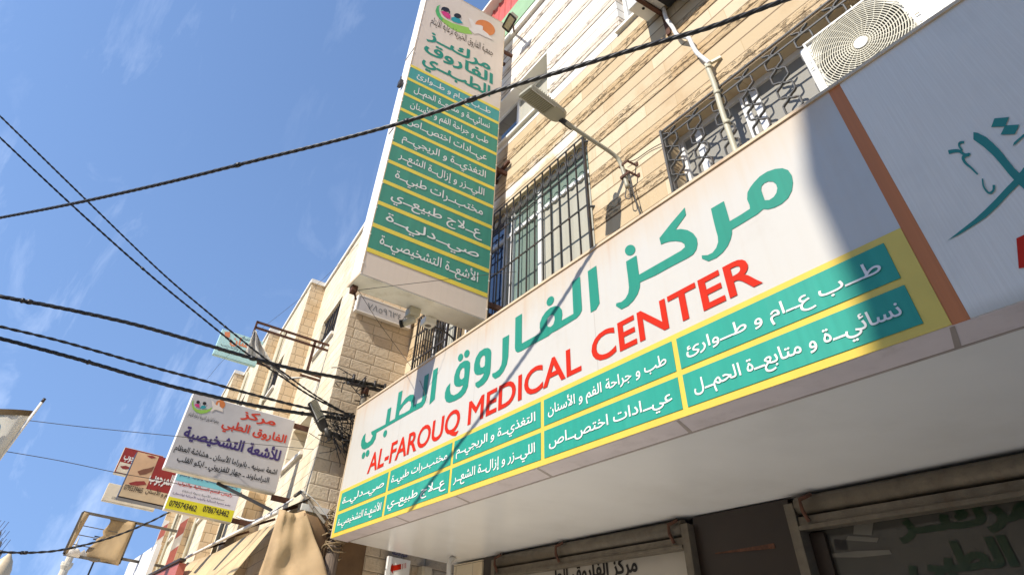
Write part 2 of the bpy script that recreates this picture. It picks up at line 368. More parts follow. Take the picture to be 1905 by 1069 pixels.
# ------------------------------------------------------------------ mesh building
class MB:
    def __init__(s): s.v = []; s.f = []; s.sm = []
    def poly(s, pts, smooth=False):
        i = len(s.v); s.v += [Vector(p) for p in pts]; s.f.append(list(range(i, i + len(pts)))); s.sm.append(smooth); return s
    def box(s, x0, x1, y0, y1, z0, z1):
        x0, x1 = min(x0, x1), max(x0, x1); y0, y1 = min(y0, y1), max(y0, y1); z0, z1 = min(z0, z1), max(z0, z1)
        i = len(s.v)
        s.v += [Vector(p) for p in ((x0, y0, z0), (x1, y0, z0), (x1, y1, z0), (x0, y1, z0), (x0, y0, z1), (x1, y0, z1), (x1, y1, z1), (x0, y1, z1))]
        for q in ((0, 3, 2, 1), (4, 5, 6, 7), (0, 1, 5, 4), (1, 2, 6, 5), (2, 3, 7, 6), (3, 0, 4, 7)):
            s.f.append([i + k for k in q]); s.sm.append(False)
        return s
    def obox(s, c, ax, ay, az):
        """oriented box: centre and three half-axis vectors"""
        c, ax, ay, az = Vector(c), Vector(ax), Vector(ay), Vector(az); i = len(s.v)
        for dz in (-1, 1):
            for dx, dy in ((-1, -1), (1, -1), (1, 1), (-1, 1)): s.v.append(c + ax * dx + ay * dy + az * dz)
        fs = ((0, 3, 2, 1), (4, 5, 6, 7), (0, 1, 5, 4), (1, 2, 6, 5), (2, 3, 7, 6), (3, 0, 4, 7))
        flip = ax.cross(ay).dot(az) < 0
        for q in fs: s.f.append([i + k for k in (reversed(q) if flip else q)]); s.sm.append(False)
        return s
    def bar(s, a, b, w, h, up=(0, 0, 1)):
        a, b = Vector(a), Vector(b); d = b - a; t = d.normalized(); u = Vector(up)
        if abs(t.dot(u)) > .98: u = Vector((0, 1, 0))
        sd = t.cross(u).normalized(); uu = sd.cross(t)
        return s.obox((a + b) / 2, d / 2, sd * w / 2, uu * h / 2)
    def tube(s, pts, r, n=8, cap=True, smooth=True):
        pts = [Vector(p) for p in pts]; rs = r if isinstance(r, (list, tuple)) else [r] * len(pts)
        i0 = len(s.v); nrm = None
        for k, p in enumerate(pts):
            t = (pts[min(k + 1, len(pts) - 1)] - pts[max(k - 1, 0)]).normalized()
            if nrm is None: nrm = t.orthogonal().normalized()
            else:
                nrm = nrm - t * nrm.dot(t); nrm = nrm.normalized() if nrm.length > 1e-6 else t.orthogonal().normalized()
            bn = t.cross(nrm)
            for j in range(n):
                a = 2 * math.pi * j / n; s.v.append(p + (nrm * math.cos(a) + bn * math.sin(a)) * rs[k])
        for k in range(len(pts) - 1):
            for j in range(n):
                a = i0 + k * n + j; b = i0 + k * n + (j + 1) % n
                s.f.append([a, b, b + n, a + n]); s.sm.append(smooth)
        if cap:
            s.f.append([i0 + j for j in reversed(range(n))]); s.sm.append(False)
            e = i0 + (len(pts) - 1) * n; s.f.append([e + j for j in range(n)]); s.sm.append(False)
        return s
    def prism(s, pts, d):
        """extrude polygon pts by vector d"""
        pts = [Vector(p) for p in pts]; d = Vector(d); n = len(pts); i = len(s.v)
        s.v += pts + [p + d for p in pts]
        nn = Vector((0, 0, 0))
        for k in range(n): nn += pts[k].cross(pts[(k + 1) % n])
        flip = nn.dot(d) > 0
        a = list(range(i, i + n)); b = list(range(i + n, i + 2 * n))
        s.f.append(a[::-1] if flip else a); s.f.append(b if flip else b[::-1]); s.sm += [False, False]
        for k in range(n):
            q = [a[k], a[(k + 1) % n], b[(k + 1) % n], b[k]]; s.f.append(q if flip else q[::-1]); s.sm.append(False)
        return s
    def disc(s, c, u, v, ru, rv, n=20):
        c, u, v = Vector(c), Vector(u), Vector(v)
        return s.poly([c + u * ru * math.cos(2 * math.pi * k / n) + v * rv * math.sin(2 * math.pi * k / n) for k in range(n)])
    def grid(s, rows, smooth=True):
        i = len(s.v); nr, nc = len(rows), len(rows[0])
        for r in rows: s.v += [Vector(p) for p in r]
        for a in range(nr - 1):
            for b in range(nc - 1):
                q = i + a * nc + b; s.f.append([q, q + 1, q + nc + 1, q + nc]); s.sm.append(smooth)
        return s
    def build(s, name, m, parent=None, bevel=0.0, solid=0.0):
        me = bpy.data.meshes.new(name)
        off = parent_world(parent) if parent else Vector((0, 0, 0))
        me.from_pydata([tuple(p - off) for p in s.v], [], s.f)
        me.polygons.foreach_set('use_smooth', s.sm)
        me.materials.append(m); me.update()
        o = bpy.data.objects.new(name, me); COL.objects.link(o)
        if parent: o.parent = parent
        if bevel:
            b = o.modifiers.new('bevel', 'BEVEL'); b.width = bevel; b.segments = 2; b.limit_method = 'ANGLE'
        if solid:
            q = o.modifiers.new('thickness', 'SOLIDIFY'); q.thickness = solid; q.offset = 0
        return o
def parent_world(o):
    p = Vector((0, 0, 0))
    while o: p = p + o.location; o = o.parent
    return p
def tag(o, label=None, cat=None, group=None, kind=None):
    if label: o['label'] = label
    if cat: o['category'] = cat
    if group: o['group'] = group
    if kind: o['kind'] = kind
    return o
def thing(name, loc, label, cat, group=None):
    o = bpy.data.objects.new(name, None); o.empty_display_size = 0.1; COL.objects.link(o)
    o.location = loc
    return tag(o, label, cat, group)

# ------------------------------------------------------------------ lettering
FORMS = {}
for cp in list(range(0xFE70, 0xFEFD)):
    d = unicodedata.decomposition(chr(cp)).split()
    if d and d[0] in ('<isolated>', '<initial>', '<medial>', '<final>'):
        key = ''.join(chr(int(x, 16)) for x in d[1:])
        FORMS.setdefault(key, {})[d[0][1:-1]] = chr(cp)
def shape(text):
    """Arabic joining: logical text with '_' for an elongated stroke -> visual-order glyph list"""
    out = []; t = list(text); i = 0; n = len(t)
    def joins_after(c): return c == '_' or ('initial' in FORMS.get(c, {}))
    def is_ar(c): return c == '_' or c in FORMS
    while i < n:
        c = t[i]
        if c not in FORMS:
            out.append(c); i += 1; continue
        prev = i > 0 and is_ar(t[i - 1]) and joins_after(t[i - 1]) and t[i - 1] != ' '
        if c == 'ل' and i + 1 < n and (c + t[i + 1]) in FORMS:
            f = FORMS[c + t[i + 1]]
            out.append(f['final'] if prev and 'final' in f else f['isolated']); i += 2; continue
        nxt = i + 1 < n and is_ar(t[i + 1]) and joins_after(c)
        f = FORMS[c]
        k = ('medial' if prev and nxt else 'initial' if nxt else 'final' if prev else 'isolated')
        out.append(f.get(k) or f.get('isolated')); i += 1
    # reverse, keeping Latin/digit runs readable
    out = out[::-1]; res = []; run = []
    for c in out:
        if c.isdigit() or c in '+': run.append(c)
        else:
            res += run[::-1]; run = []; res.append({'(': ')', ')': '('}.get(c, c))
    return res + run[::-1]
GL = {}
def _curve_loops(body):
    cu = bpy.data.curves.new('tmp', 'FONT'); cu.body = body; cu.resolution_u = 4
    ob = bpy.data.objects.new('tmp', cu); COL.objects.link(ob)
    dg = bpy.context.evaluated_depsgraph_get()
    crv = ob.evaluated_get(dg).to_curve(dg)
    loops = []
    for sp in crv.splines:
        if sp.type == 'BEZIER':
            bp = sp.bezier_points; L = []
            for k in range(len(bp)):
                a, b = bp[k], bp[(k + 1) % len(bp)]
                if (a.handle_right - a.co).length < 1e-5 and (b.handle_left - b.co).length < 1e-5: L.append(a.co.xy)
                else:
                    q = interpolate_bezier(a.co, a.handle_right, b.handle_left, b.co, 5); L += [p.xy for p in q[:-1]]
        else:
            L = [Vector(p.co[:2]) for p in sp.points]
        cl = []
        for p in L:
            if not cl or (p - cl[-1]).length > 2e-3: cl.append(Vector(p))
        if len(cl) > 2 and (cl[0] - cl[-1]).length < 2e-3: cl.pop()
        if len(cl) > 2: loops.append(cl)
    ob.evaluated_get(dg).to_curve_clear()
    bpy.data.objects.remove(ob); bpy.data.curves.remove(cu)
    return loops
def area(L): return 0.5 * sum(L[k].x * L[(k + 1) % len(L)].y - L[(k + 1) % len(L)].x * L[k].y for k in range(len(L)))
def inside(p, L):
    c = False
    for k in range(len(L)):
        a, b = L[k], L[k - 1]
        if (a.y > p.y) != (b.y > p.y) and p.x < (b.x - a.x) * (p.y - a.y) / (b.y - a.y) + a.x: c = not c
    return c
def glyph(ch):
    if ch in GL: return GL[ch]
    loops = _curve_loops(ch) if ch != ' ' else []
    ref = _curve_loops('|'); rx = min(p.x for p in ref[0])
    two = _curve_loops(ch + '|'); adv = None
    # the last loop belongs to the bar
    adv = min(p.x for p in two[-1]) - rx
    if loops:
        big = max(loops, key=lambda L: abs(area(L)))
        if area(big) < 0: loops = [L[::-1] for L in loops]
    GL[ch] = (loops, adv); return GL[ch]
def winding(p, loops):
    w = 0
    for L in loops:
        for k in range(len(L)):
            a, b = L[k - 1], L[k]
            if a.y <= p.y:
                if b.y > p.y and (b.x - a.x) * (p.y - a.y) - (p.x - a.x) * (b.y - a.y) > 0: w += 1
            elif b.y <= p.y and (b.x - a.x) * (p.y - a.y) - (p.x - a.x) * (b.y - a.y) < 0: w -= 1
    return w
FILL = {}
def glyph_fill(ch, bold):
    key = (ch, round(bold, 4))
    if key in FILL: return FILL[key]
    loops = [fatten(L, bold) for L in glyph(ch)[0]]
    loops = [L for L, o in zip(loops, glyph(ch)[0]) if area(o) > 0 or area(L) < -1e-5]
    V, E_ = [], []
    for L in loops:
        i = len(V); V += [Vector(p) for p in L]; E_ += [(i + k, i + (k + 1) % len(L)) for k in range(len(L))]
    if not V: FILL[key] = ([], []); return FILL[key]
    r = delaunay_2d_cdt(V, E_, [], 0, 1e-5)
    vs, fs = r[0], r[2]; keep = []
    for f in fs:
        c = (vs[f[0]] + vs[f[1]] + vs[f[2]]) / 3
        if winding(c, loops) != 0:
            t = list(f)
            if (vs[t[1]] - vs[t[0]]).cross(vs[t[2]] - vs[t[0]]) < 0: t.reverse()
            keep.append(t)
    FILL[key] = (vs, keep); return FILL[key]
def fatten(L, w, sx=1.0):
    if not w: return L
    out = []; n = len(L)
    for k in range(n):
        a = (L[k] - L[k - 1]); b = (L[(k + 1) % n] - L[k])
        na = Vector((a.y, -a.x)).normalized(); nb = Vector((b.y, -b.x)).normalized()
        m = na + nb
        if m.length < 1e-4: m = na
        m.normalize(); c = max(0.45, m.dot(na)); out.append(L[k] + m * (w / c))
    return out
ZTICK = [0]
def letter(text, O, ux, vx, x0, x1, base, s, m, parent, name='lettering', bold=0.02, cond=1.0, rtl=True, lift=0.003, asp=1.0):
    """write text on the plane O + x*ux + z*vx between x0 and x1; s = font size, '_' stretches"""
    O, ux, vx = Vector(O), Vector(ux), Vector(vx); nn = ux.cross(vx).normalized()
    seq = shape(text) if rtl else list(text)
    ref = glyph('ا' if rtl else '0')[0][0]                       # s arrives as the height of an upright stroke
    s = s / (max(p.y for p in ref) - min(p.y for p in ref))
    sx = s * cond; nk = seq.count('_')
    nat = sum(glyph(c)[1] for c in seq if c != '_') * sx
    Wd = x1 - x0; kw = 0
    if nk and Wd > nat * 1.02: kw = (Wd - nat) / nk
    else:
        kw = 0.10 * s if nk else 0
        sx *= max(0.05, (Wd - kw * nk)) / nat
    tat = glyph('ـ')[0][0]; ty0, ty1 = min(p.y for p in tat) - bold, max(p.y for p in tat) + bold
    mb = MB(); pen = x0; h = 0
    def add(loops):
        nonlocal h
        h += 1; e = lift + (h % 7) * 0.0003
        P = [[O + ux * p.x + vx * p.y + nn * e for p in L] for L in loops]
        flat = [p for L in P for p in L]
        tris = tessellate_polygon(P)
        i = len(mb.v); mb.v += flat
        for t in tris:
            a, b, c = (flat[k] for k in t)
            t = list(t) if (b - a).cross(c - a).dot(nn) > 0 else list(reversed(t))
            mb.f.append([i + k for k in t]); mb.sm.append(False)
    for c in seq:
        if c == '_':
            o = 0.03 * s
            add([[Vector((pen - o, base + ty0 * s)), Vector((pen + kw + o, base + ty0 * s)), Vector((pen + kw + o, base + ty1 * s)), Vector((pen - o, base + ty1 * s))]])
            pen += kw; continue
        adv = glyph(c)[1]; vs, fs = glyph_fill(c, bold)
        h += 1; e = lift + (h % 7) * 0.0003; i = len(mb.v)
        mb.v += [O + ux * (pen + p.x * sx) + vx * (base + p.y * s) + nn * e for p in vs]
        for t in fs: mb.f.append([i + k for k in t]); mb.sm.append(False)
        pen += adv * sx
    return mb.build(name, m, parent)
def decal(polys, m, parent, name, n, lift=0.003, holes=None):
    """flat printed shapes: list of world polygons (first may carry holes)"""
    mb = MB(); n = Vector(n).normalized()
    for k, P in enumerate(polys):
        loops = P if isinstance(P[0][0], (list, tuple, Vector)) and not isinstance(P[0], Vector) else [P]
        loops = [[Vector(p) + n * (lift + 0.0003 * (k % 6)) for p in L] for L in loops]
        flat = [p for L in loops for p in L]; i = len(mb.v); mb.v += flat
        # project to 2D for a robust fill
        a = n.orthogonal().normalized(); b = n.cross(a)
        for t in tessellate_polygon([[Vector((p.dot(a), p.dot(b), 0)) for p in L] for L in loops]):
            A, B, C_ = (flat[q] for q in t)
            t = list(t) if (B - A).cross(C_ - A).dot(n) > 0 else list(reversed(t))
            mb.f.append([i + q for q in t]); mb.sm.append(False)
    return mb.build(name, m, parent)
def smooth_path(pts, k=6):
    pts = [Vector(p) for p in pts]; out = []
    for i in range(len(pts) - 1):
        p0 = pts[max(i - 1, 0)]; p1 = pts[i]; p2 = pts[i + 1]; p3 = pts[min(i + 2, len(pts) - 1)]
        for j in range(k):
            t = j / k
            out.append(0.5 * ((2 * p1) + (p2 - p0) * t + (2 * p0 - 5 * p1 + 4 * p2 - p3) * t * t + (3 * p1 - p0 - 3 * p2 + p3) * t ** 3))
    return out + [pts[-1]]
def twisted(mb, pts, r, strands=2, pitch=0.35, tw=None, n=6):
    """twisted service cable along a smooth path"""
    pts = smooth_path(pts, 1) if len(pts) > 60 else pts
    L = [0]
    for a, b in zip(pts, pts[1:]): L.append(L[-1] + (b - a).length)
    tot = L[-1]; N = int(tot / (pitch / 7)) + 2
    samp = []; k = 0
    for i in range(N):
        d = tot * i / (N - 1)
        while k < len(L) - 2 and L[k + 1] < d: k += 1
        f = (d - L[k]) / max(1e-9, L[k + 1] - L[k]); samp.append((pts[k].lerp(pts[k + 1], f), (pts[k + 1] - pts[k]).normalized(), d))
    for q in range(strands):
        P = []
        for p, t, d in samp:
            a = 2 * math.pi * (d / pitch + q / strands); s = t.cross(Vector((0, 0, 1))).normalized(); u = s.cross(t)
            P.append(p + (s * math.cos(a) + u * math.sin(a)) * r * 0.62)
        mb.tube(P, r * 1.1, n)
    return mb
def cond_for(text, width, h):
    ref = glyph('ا')[0][0]; s = h / (max(p.y for p in ref) - min(p.y for p in ref))
    return width / (sum(glyph(c)[1] for c in shape(text) if c != '_') * s)
# ==SCENE==
YW = 0.77                      # clinic wall plane
ZS, ZT = 2.94, 4.42            # fascia bottom and top
XE = -8.23                     # left end of the fascia
XL = -8.6                      # side wall of the stone block next door
XS = -5.83                     # printed face of the tall projecting sign
UX, UY, UZ = Vector((1, 0, 0)), Vector((0, 1, 0)), Vector((0, 0, 1))
def FZ(u, v): return W(u, v, 'y', 0.0)
def VZ(u, v): return W(u, v, 'x', XS)

# ------------------------------------------------------------------ ground
def sheet(name, x0, x1, y0, y1, z, m):
    return tag(MB().poly([(x0, y0, z), (x1, y0, z), (x1, y1, z), (x0, y1, z)]).build(name, m), kind='structure')
sheet('ground', -1500, 1500, -1500, 1500, -0.14, M['gnd'])
sheet('road', -300, 200, -9.6, -3.4, -0.136, M['asphalt'])
tag(MB().box(-300, 200, -3.4, 12, -0.13, 0.0).build('pavement', M['paving']), kind='structure')
tag(MB().box(-300, 200, -12, -9.6, -0.13, 0.0).build('far_pavement', M['paving']), kind='structure')

# ------------------------------------------------------------------ windows
def holes_wall(mb, x0, x1, z0, z1, holes, P, depth, back):
    """front skin with rectangular openings and reveals; P(x,z) -> point, back = inward unit vector"""
    xs = sorted({x0, x1, *[h[0] for h in holes], *[h[1] for h in holes]})
    zs = sorted({z0, z1, *[h[2] for h in holes], *[h[3] for h in holes]})
    xs = [x for x in xs if x0 <= x <= x1]; zs = [z for z in zs if z0 <= z <= z1]
    for a, b in zip(xs, xs[1:]):
        for c, d in zip(zs, zs[1:]):
            if any(h[0] <= (a + b) / 2 <= h[1] and h[2] <= (c + d) / 2 <= h[3] for h in holes): continue
            mb.poly([P(a, c), P(b, c), P(b, d), P(a, d)])
    k = Vector(back) * depth
    for a, b, c, d in holes:
        q = [P(a, c), P(b, c), P(b, d), P(a, d)]
        for i in range(4):
            p, r = q[i], q[(i + 1) % 4]
            mb.poly([r, p, p + k, r + k])
def window(parent, x0, x1, z0, z1, P, back, depth, mull, panes, frame=0.05, transom=None, fm='alu', sill=True, label=None):
    """aluminium window set back in its opening: frame bars, panes; x runs along the wall"""
    k = Vector(back)
    u = (P(x1, z0) - P(x0, z0)).normalized()
    def b(xa, xb, za, zb, d0, d1, mb):
        c = P((xa + xb) / 2, (za + zb) / 2) + k * (d0 + d1) / 2
        mb.obox(c, u * (xb - xa) / 2, k * (d1 - d0) / 2, UZ * (zb - za) / 2)
    mb = MB(); f = frame
    b(x0, x0 + f, z0, z1, depth - .06, depth, mb); b(x1 - f, x1, z0, z1, depth - .06, depth, mb)
    b(x0 + f, x1 - f, z0, z0 + f, depth - .058, depth, mb); b(x0 + f, x1 - f, z1 - f, z1, depth - .058, depth, mb)
    for m_ in mull: b(m_ - f * .6, m_ + f * .6, z0 + f, z1 - f, depth - .055, depth - .003, mb)
    if transom: b(x0 + f, x1 - f, transom - f * .5, transom + f * .5, depth - .052, depth - .002, mb)
    w = mb.build('window', M[fm], parent)
    xs = [x0] + list(mull) + [x1]
    for i, (a, c) in enumerate(zip(xs, xs[1:])):
        zz = [(z0, transom), (transom, z1)] if transom else [(z0, z1)]
        for j, (za, zb) in enumerate(zz):
            g = MB(); b(a + .01, c - .01, za + .01, zb - .01, depth - .022 - .004 * (i % 2), depth - .014 - .004 * (i % 2), g)
            g.build('pane', M[panes[(i * len(zz) + j) % len(panes)]], w)
    if sill:
        s = MB(); b(x0 - .06, x1 + .06, z0 - .05, z0 - .002, -.055, depth - .062, s); s.build('sill', M['trim'], w)
    return w

# ------------------------------------------------------------------ the clinic building
PB = lambda x, z: Vector((x, YW, z))
clinic = thing('clinic_building', (-2.0, YW, 0.0), 'tan coursed stone building with barred windows behind the long medical centre sign', 'building')
wA = (-6.9, -4.80, 8.22, 9.33); wB = (-3.2, -1.9, 8.13, 9.33)
wC = (-6.95, -4.04, 4.55, 6.80); wD = (-2.87, -0.72, 4.65, 5.96); wE = (-8.05, -7.08, 4.45, 5.85)
zt = 10.93
mb = MB()
holes_wall(mb, XL, 9.0, ZS + .13, zt, [wA, wB, wC, wD, wE], PB, 0.30, (0, 1, 0))
mb.poly([(9.0, YW, ZS + .13), (9.0, 9, ZS + .13), (9.0, 9, zt), (9.0, YW, zt)])
mb.poly([(XL, YW, zt), (9, YW, zt), (9, 9, zt), (XL, 9, zt)])
mb.build('wall', M['stone'], clinic)
# split-face bands stand a little proud of the wall, with real pits
def pit(x, z, t):
    n = mnoise.fractal(Vector((x * 7.0, z * 16.0, 3.1)), .9, 2.1, 5) * .5 + .5
    m_ = mnoise.noise(Vector((x * 1.3, z * 1.7, 8.0))) * .5 + .5
    e = min(1, t / .12, (1 - t) / .12, abs(t - .5) / .06)
    return .004 + e * (.017 * min(1.0, max(0, n - .12)) * (.55 + .6 * m_))
k0 = 0
for j in range(-7, 7):
    za = 7.11 + .57 * j; zb_ = za + .19
    if za < ZS + .2 or zb_ > zt: continue
    bb = MB(); dx = .028; nx = int(6.7 / dx); nz_ = 12
    idx = {}
    for a in range(nx + 1):
        for b in range(nz_ + 1):
            x = -6.5 + a * dx; t = b / nz_; z = za + .004 + (.182) * t
            idx[a, b] = len(bb.v); bb.v.append(Vector((x, YW - pit(x, z, t), z)))
    for a in range(nx):
        for b in range(nz_):
            x = -6.5 + (a + .5) * dx; z = za + .004 + .182 * (b + .5) / nz_
            if any(h[0] - .02 < x < h[1] + .02 and h[2] - .02 < z < h[3] + .02 for h in (wA, wB, wC, wD, wE)): continue
            bb.f.append([idx[a, b], idx[a + 1, b], idx[a + 1, b + 1], idx[a, b + 1]]); bb.sm.append(False)
    if bb.f: bb.build('split_face_band', M['stone'], clinic)
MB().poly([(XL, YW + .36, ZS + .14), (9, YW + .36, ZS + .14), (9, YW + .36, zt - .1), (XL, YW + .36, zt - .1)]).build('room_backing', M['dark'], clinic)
xA = W(962, 215, 'y', YW + .2).x
w = window(clinic, wA[0], wA[1], wA[2], wA[3], PB, (0, 1, 0), 0.27, [xA, xA - .9], ['glassdark', 'glassdark', 'curtain'], fm='alu')
MB().box(wA[1], wA[1] + .07, YW - .006, YW - .0005, 8.05, 9.38).build('window_trim', M['trim'], w)
w = window(clinic, wB[0], wB[1], wB[2], wB[3], PB, (0, 1, 0), 0.2, [-2.55], ['glassgrey'], fm='alu')
xm1, xm2 = W(950, 500, 'y', YW + .1).x, W(1003, 470, 'y', YW + .1).x
ztr = W(1020, 378, 'y', YW + .1).z
w = window(clinic, wC[0], wC[1], wC[2], wC[3], PB, (0, 1, 0), 0.16, [xm1 - .18, xm1, xm2], ['glassblue', 'glassblue', 'curtain', 'glassgreen', 'glassgreen', 'glassgreen', 'curtain', 'glassgreen'], frame=.055, transom=ztr, sill=False)
# welded security grille of window C: uprights, rails, rings under the top rail, brackets at the foot
g = MB(); yg = YW - .05
zb0, zt0 = 4.62, 6.78
nb = 17
for i in range(nb + 1):
    x = wC[0] + (wC[1] - wC[0]) * i / nb
    g.bar((x, yg, zb0), (x, yg, zt0), .016 if i not in (0, nb) else .03, .016 if i not in (0, nb) else .03)
for z in (zb0 + .02, 5.05, 5.72, 6.38, zt0 - .01):
    g.box(wC[0], wC[1], yg - .017, yg - .009, z - .012, z + .012)
for i in range(nb):
    c = Vector((wC[0] + (wC[1] - wC[0]) * (i + 1) / nb - (wC[1] - wC[0]) / nb / 2, yg, 6.56))
    ring = [c + UX * .068 * math.cos(a) + UZ * .085 * math.sin(a) for a in [2 * math.pi * k / 16 for k in range(17)]]
    g.tube(ring, .009, 6, cap=False)
for i in range(0, nb + 1, 2):
    x = wC[0] + (wC[1] - wC[0]) * i / nb
    g.bar((x, yg, zb0 + .12), (x, YW + .02, zb0 + .02), .012, .012); g.bar((x, yg, zb0 + .02), (x + .1, yg - .003, zb0 + .14), .012, .012)
for z in (4.75, 5.7, 6.7):
    g.bar((wC[1], yg, z), (wC[1] + .05, YW + .01, z), .02, .02)
g.build('window_grille', M['black'], w)
# window D with the bent-bar grille
w = window(clinic, wD[0], wD[1], wD[2], wD[3], PB, (0, 1, 0), 0.24, [-2.62, W(1385, 190, 'y', YW + .2).x, W(1410, 190, 'y', YW + .2).x], ['glassgrey'], frame=.06, sill=False)
g = MB(); yg = YW - .03; p = .30; nS = int((wD[1] - wD[0]) / p * 2)
for i in range(nS + 1):
    pts = []; z = wD[2]; row = 0; x = wD[0] + .02 + i * p / 2
    while z < wD[3] - .02:
        cross = ((i + row) % 2 == 0); dx = p / 2 if cross else -p / 2
        # a straight run, then a bend across to the neighbour
        pts += [(x, yg, z), (x, yg, z + .08)]
        pts += [(x + dx * .12, yg, z + .095), (x + dx * .3, yg, z + .105), (x + dx * .5, yg, z + .13), (x + dx * .7, yg, z + .155), (x + dx * .88, yg, z + .165), (x + dx, yg, z + .18)]
        x += dx; z += .18; row += 1
    pts = [q for q in pts if wD[0] - .01 <= q[0] <= wD[1] + .01 and q[2] <= wD[3]]
    for a, b in zip(pts, pts[1:]):
        if (Vector(a) - Vector(b)).length < .2: g.bar(a, b, .011, .022, (0, 1, 0))
for a, b in (((wD[0], wD[2]), (wD[0], wD[3])), ((wD[1], wD[2]), (wD[1], wD[3]))):
    g.box(a[0] - .012, a[0] + .012, yg - .03, yg + .05, a[1], b[1])
for z in (wD[3] - .012, wD[3] - .13, wD[2] + .01):
    g.box(wD[0], wD[1], yg - .016, yg - .006, z - .008, z + .008)
g.build('window_grille', M['greysteel'], w)
# window E with plain bars beside the side wall
w = window(clinic, wE[0], wE[1], wE[2], wE[3], PB, (0, 1, 0), 0.2, [-7.62], ['glassdark', 'curtain'], frame=.07, sill=False)
g = MB(); yg = YW - .12
for i in range(13):
    x = wE[0] - .03 + (wE[1] - wE[0] + .06) * i / 12
    g.bar((x, yg, 4.47), (x, yg, 5.9), .026 if i in (0, 12) else .016, .026 if i in (0, 12) else .016)
for z in (4.5, 5.2, 5.6, 5.88): g.box(wE[0] - .03, wE[1] + .03, yg - .02, yg - .009, z - .012, z + .012)
for x in (wE[0] - .03, wE[1] + .03): g.bar((x, yg, 5.88), (x, YW + .01, 5.88), .02, .02)
g.build('window_grille', M['black'], w)
# roof edge: white trim, pale green fascia, red corrugated roof-shed wall under a white gutter
zg = W(967, 39, 'y', YW).z; zr = W(951, 24, 'y', YW).z; zc = W(914, 30, 'y', YW).z
MB().box(XL, 9, YW - .07, YW + .25, zt + .002, zt + .16).build('roof_trim', M['trim'], clinic)
MB().box(XL, 9, YW - .012, YW + .2, zt + .163, zt + .26).build('gap_shade_strip', M['dark'], clinic)  # solid dark strip; its colour stands in for the shade of a gap
MB().box(XL, 9, YW - .05, YW + .2, zt + .263, zr).build('green_fascia', M['greenfascia'], clinic)
rs = MB(); x = XL; rows = [[], []]; k = 0
while x < 9:
    for dx, dy in ((0, 0), (.17, 0), (.19, -.03), (.22, -.03)):
        for j, z in enumerate((zr + .002, zc)): rows[j].append((x + dx, YW - .01 + dy, z))
    x += .24
rs.grid([rows[0], rows[1]], smooth=False); rs.build('corrugated_wall', M['redroof'], clinic)
MB().box(XL, 9, YW - .22, YW + .3, zc, zc + .09).build('roof_edge', M['trim'], clinic)

# shopfront recessed under the soffit
YS = 1.67
def SX(u, v): return W(u, v, 'y', YS).x
xa, xb, xc, xd, xe = SX(903, 1040), SX(928, 1040), SX(1273, 1000), SX(1296, 1000), SX(1477, 960)
xf = SX(1505, 960)
for a, b in ((xa, xb - .02), (xd + .004, xe - .004)): MB().box(a, b, YS - .02, YS + .3, 0, ZS - .01).build('shop_pier', M['brownpanel'], clinic)
for a in (xb - .018, xc + .06, xe, 1.35): MB().box(a, a + .075, YS - .09, YS + .05, 0, ZS - .06).build('shutter_guide', M['galv'], clinic)
for a, b in ((xb + .06, xc + .05), (xe + .08, 1.34)):
    s = MB(); s.tube([(a, YS - .03, ZS - .075), (b, YS - .03, ZS - .075)], .06, 10)
    s.box(a, b, YS - .075, YS + .02, ZS - .215, ZS - .145); s.box(a, b, YS - .095, YS - .078, ZS - .225, ZS - .2)
    sh = s.build('roller_shutter', M['galv'], clinic)
    for t in (.02, .42, .97):
        c = a + (b - a) * t
        MB().tube([(c, YS - .09, ZS - .18), (c, YS - .13, ZS - .12), (c, YS - .13, ZS - .06), (c + .08, YS - .10, ZS - .03)], .014, 6).build('hook', M['rust'], sh)
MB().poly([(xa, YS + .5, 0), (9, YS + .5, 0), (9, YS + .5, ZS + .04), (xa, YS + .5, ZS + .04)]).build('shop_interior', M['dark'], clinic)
w1 = MB().box(xb + .06, xc + .05, YS + .03, YS + .05, 0, ZS - .04).build('shop_window', M['frost'], clinic)
letter('مركز الفاروق الطبي', (0, YS + .03, 0), UX, UZ, SX(1005, 1068), SX(1182, 1050), W(1182, 1062, 'y', YS + .03).z, .115, M['ink'], w1, bold=.03)
w1b = MB().box(xb + .06, xb + .3, YS + .012, YS + .029, 0, ZS - .23).build('film_strip', M['cream'], w1)
w2 = MB().box(xe + .08, 4, YS + .03, YS + .05, 0, ZS - .04).build('shop_window', M['frostdark'], clinic)
MB().box(xe + .08, xe + .19, YS + .0, YS + .029, 0, ZS - .23).build('door_jamb', M['brownpanel'], w2)
zq = W(1690, 1000, 'y', YS).z
letter('مركــز', (0, YS + .03, 0), UX, UZ, SX(1675, 1000), SX(1935, 960), W(1700, 987, 'y', YS).z, .125, M['darkgreen'], w2, bold=.05, cond=1.3)
letter('الطبي', (0, YS + .03, 0), UX, UZ, SX(1690, 1069), SX(1890, 1040), W(1720, 1062, 'y', YS).z, .125, M['darkgreen'], w2, bold=.05, lift=.006)
dk = MB()   # print of the ultrasound trolley on the window film
def SP(u, v): return W(u, v, 'y', YS + .03)
decal([[SP(1590, 965), SP(1626, 967), SP(1622, 995), SP(1588, 993)]], M['frostdim'], w2, 'print_monitor', (0, -1, 0))
decal([[SP(1578, 996), SP(1635, 1000), SP(1632, 1008), SP(1574, 1004)], [SP(1538, 1030), SP(1596, 1024), SP(1655, 1022), SP(1660, 1030), SP(1600, 1036), SP(1540, 1036)]], M['frostdim'], w2, 'print_desk', (0, -1, 0))
decal([[SP(1552, 1003), SP(1574, 1003), SP(1578, 1022), SP(1555, 1022)]], M['ink'], w2, 'print_screen', (0, -1, 0))
decal([[SP(1868, 880), SP(1877, 879), SP(1882, 892), SP(1874, 893)]], M['white'], w2, 'price_sticker', (0, -1, 0))
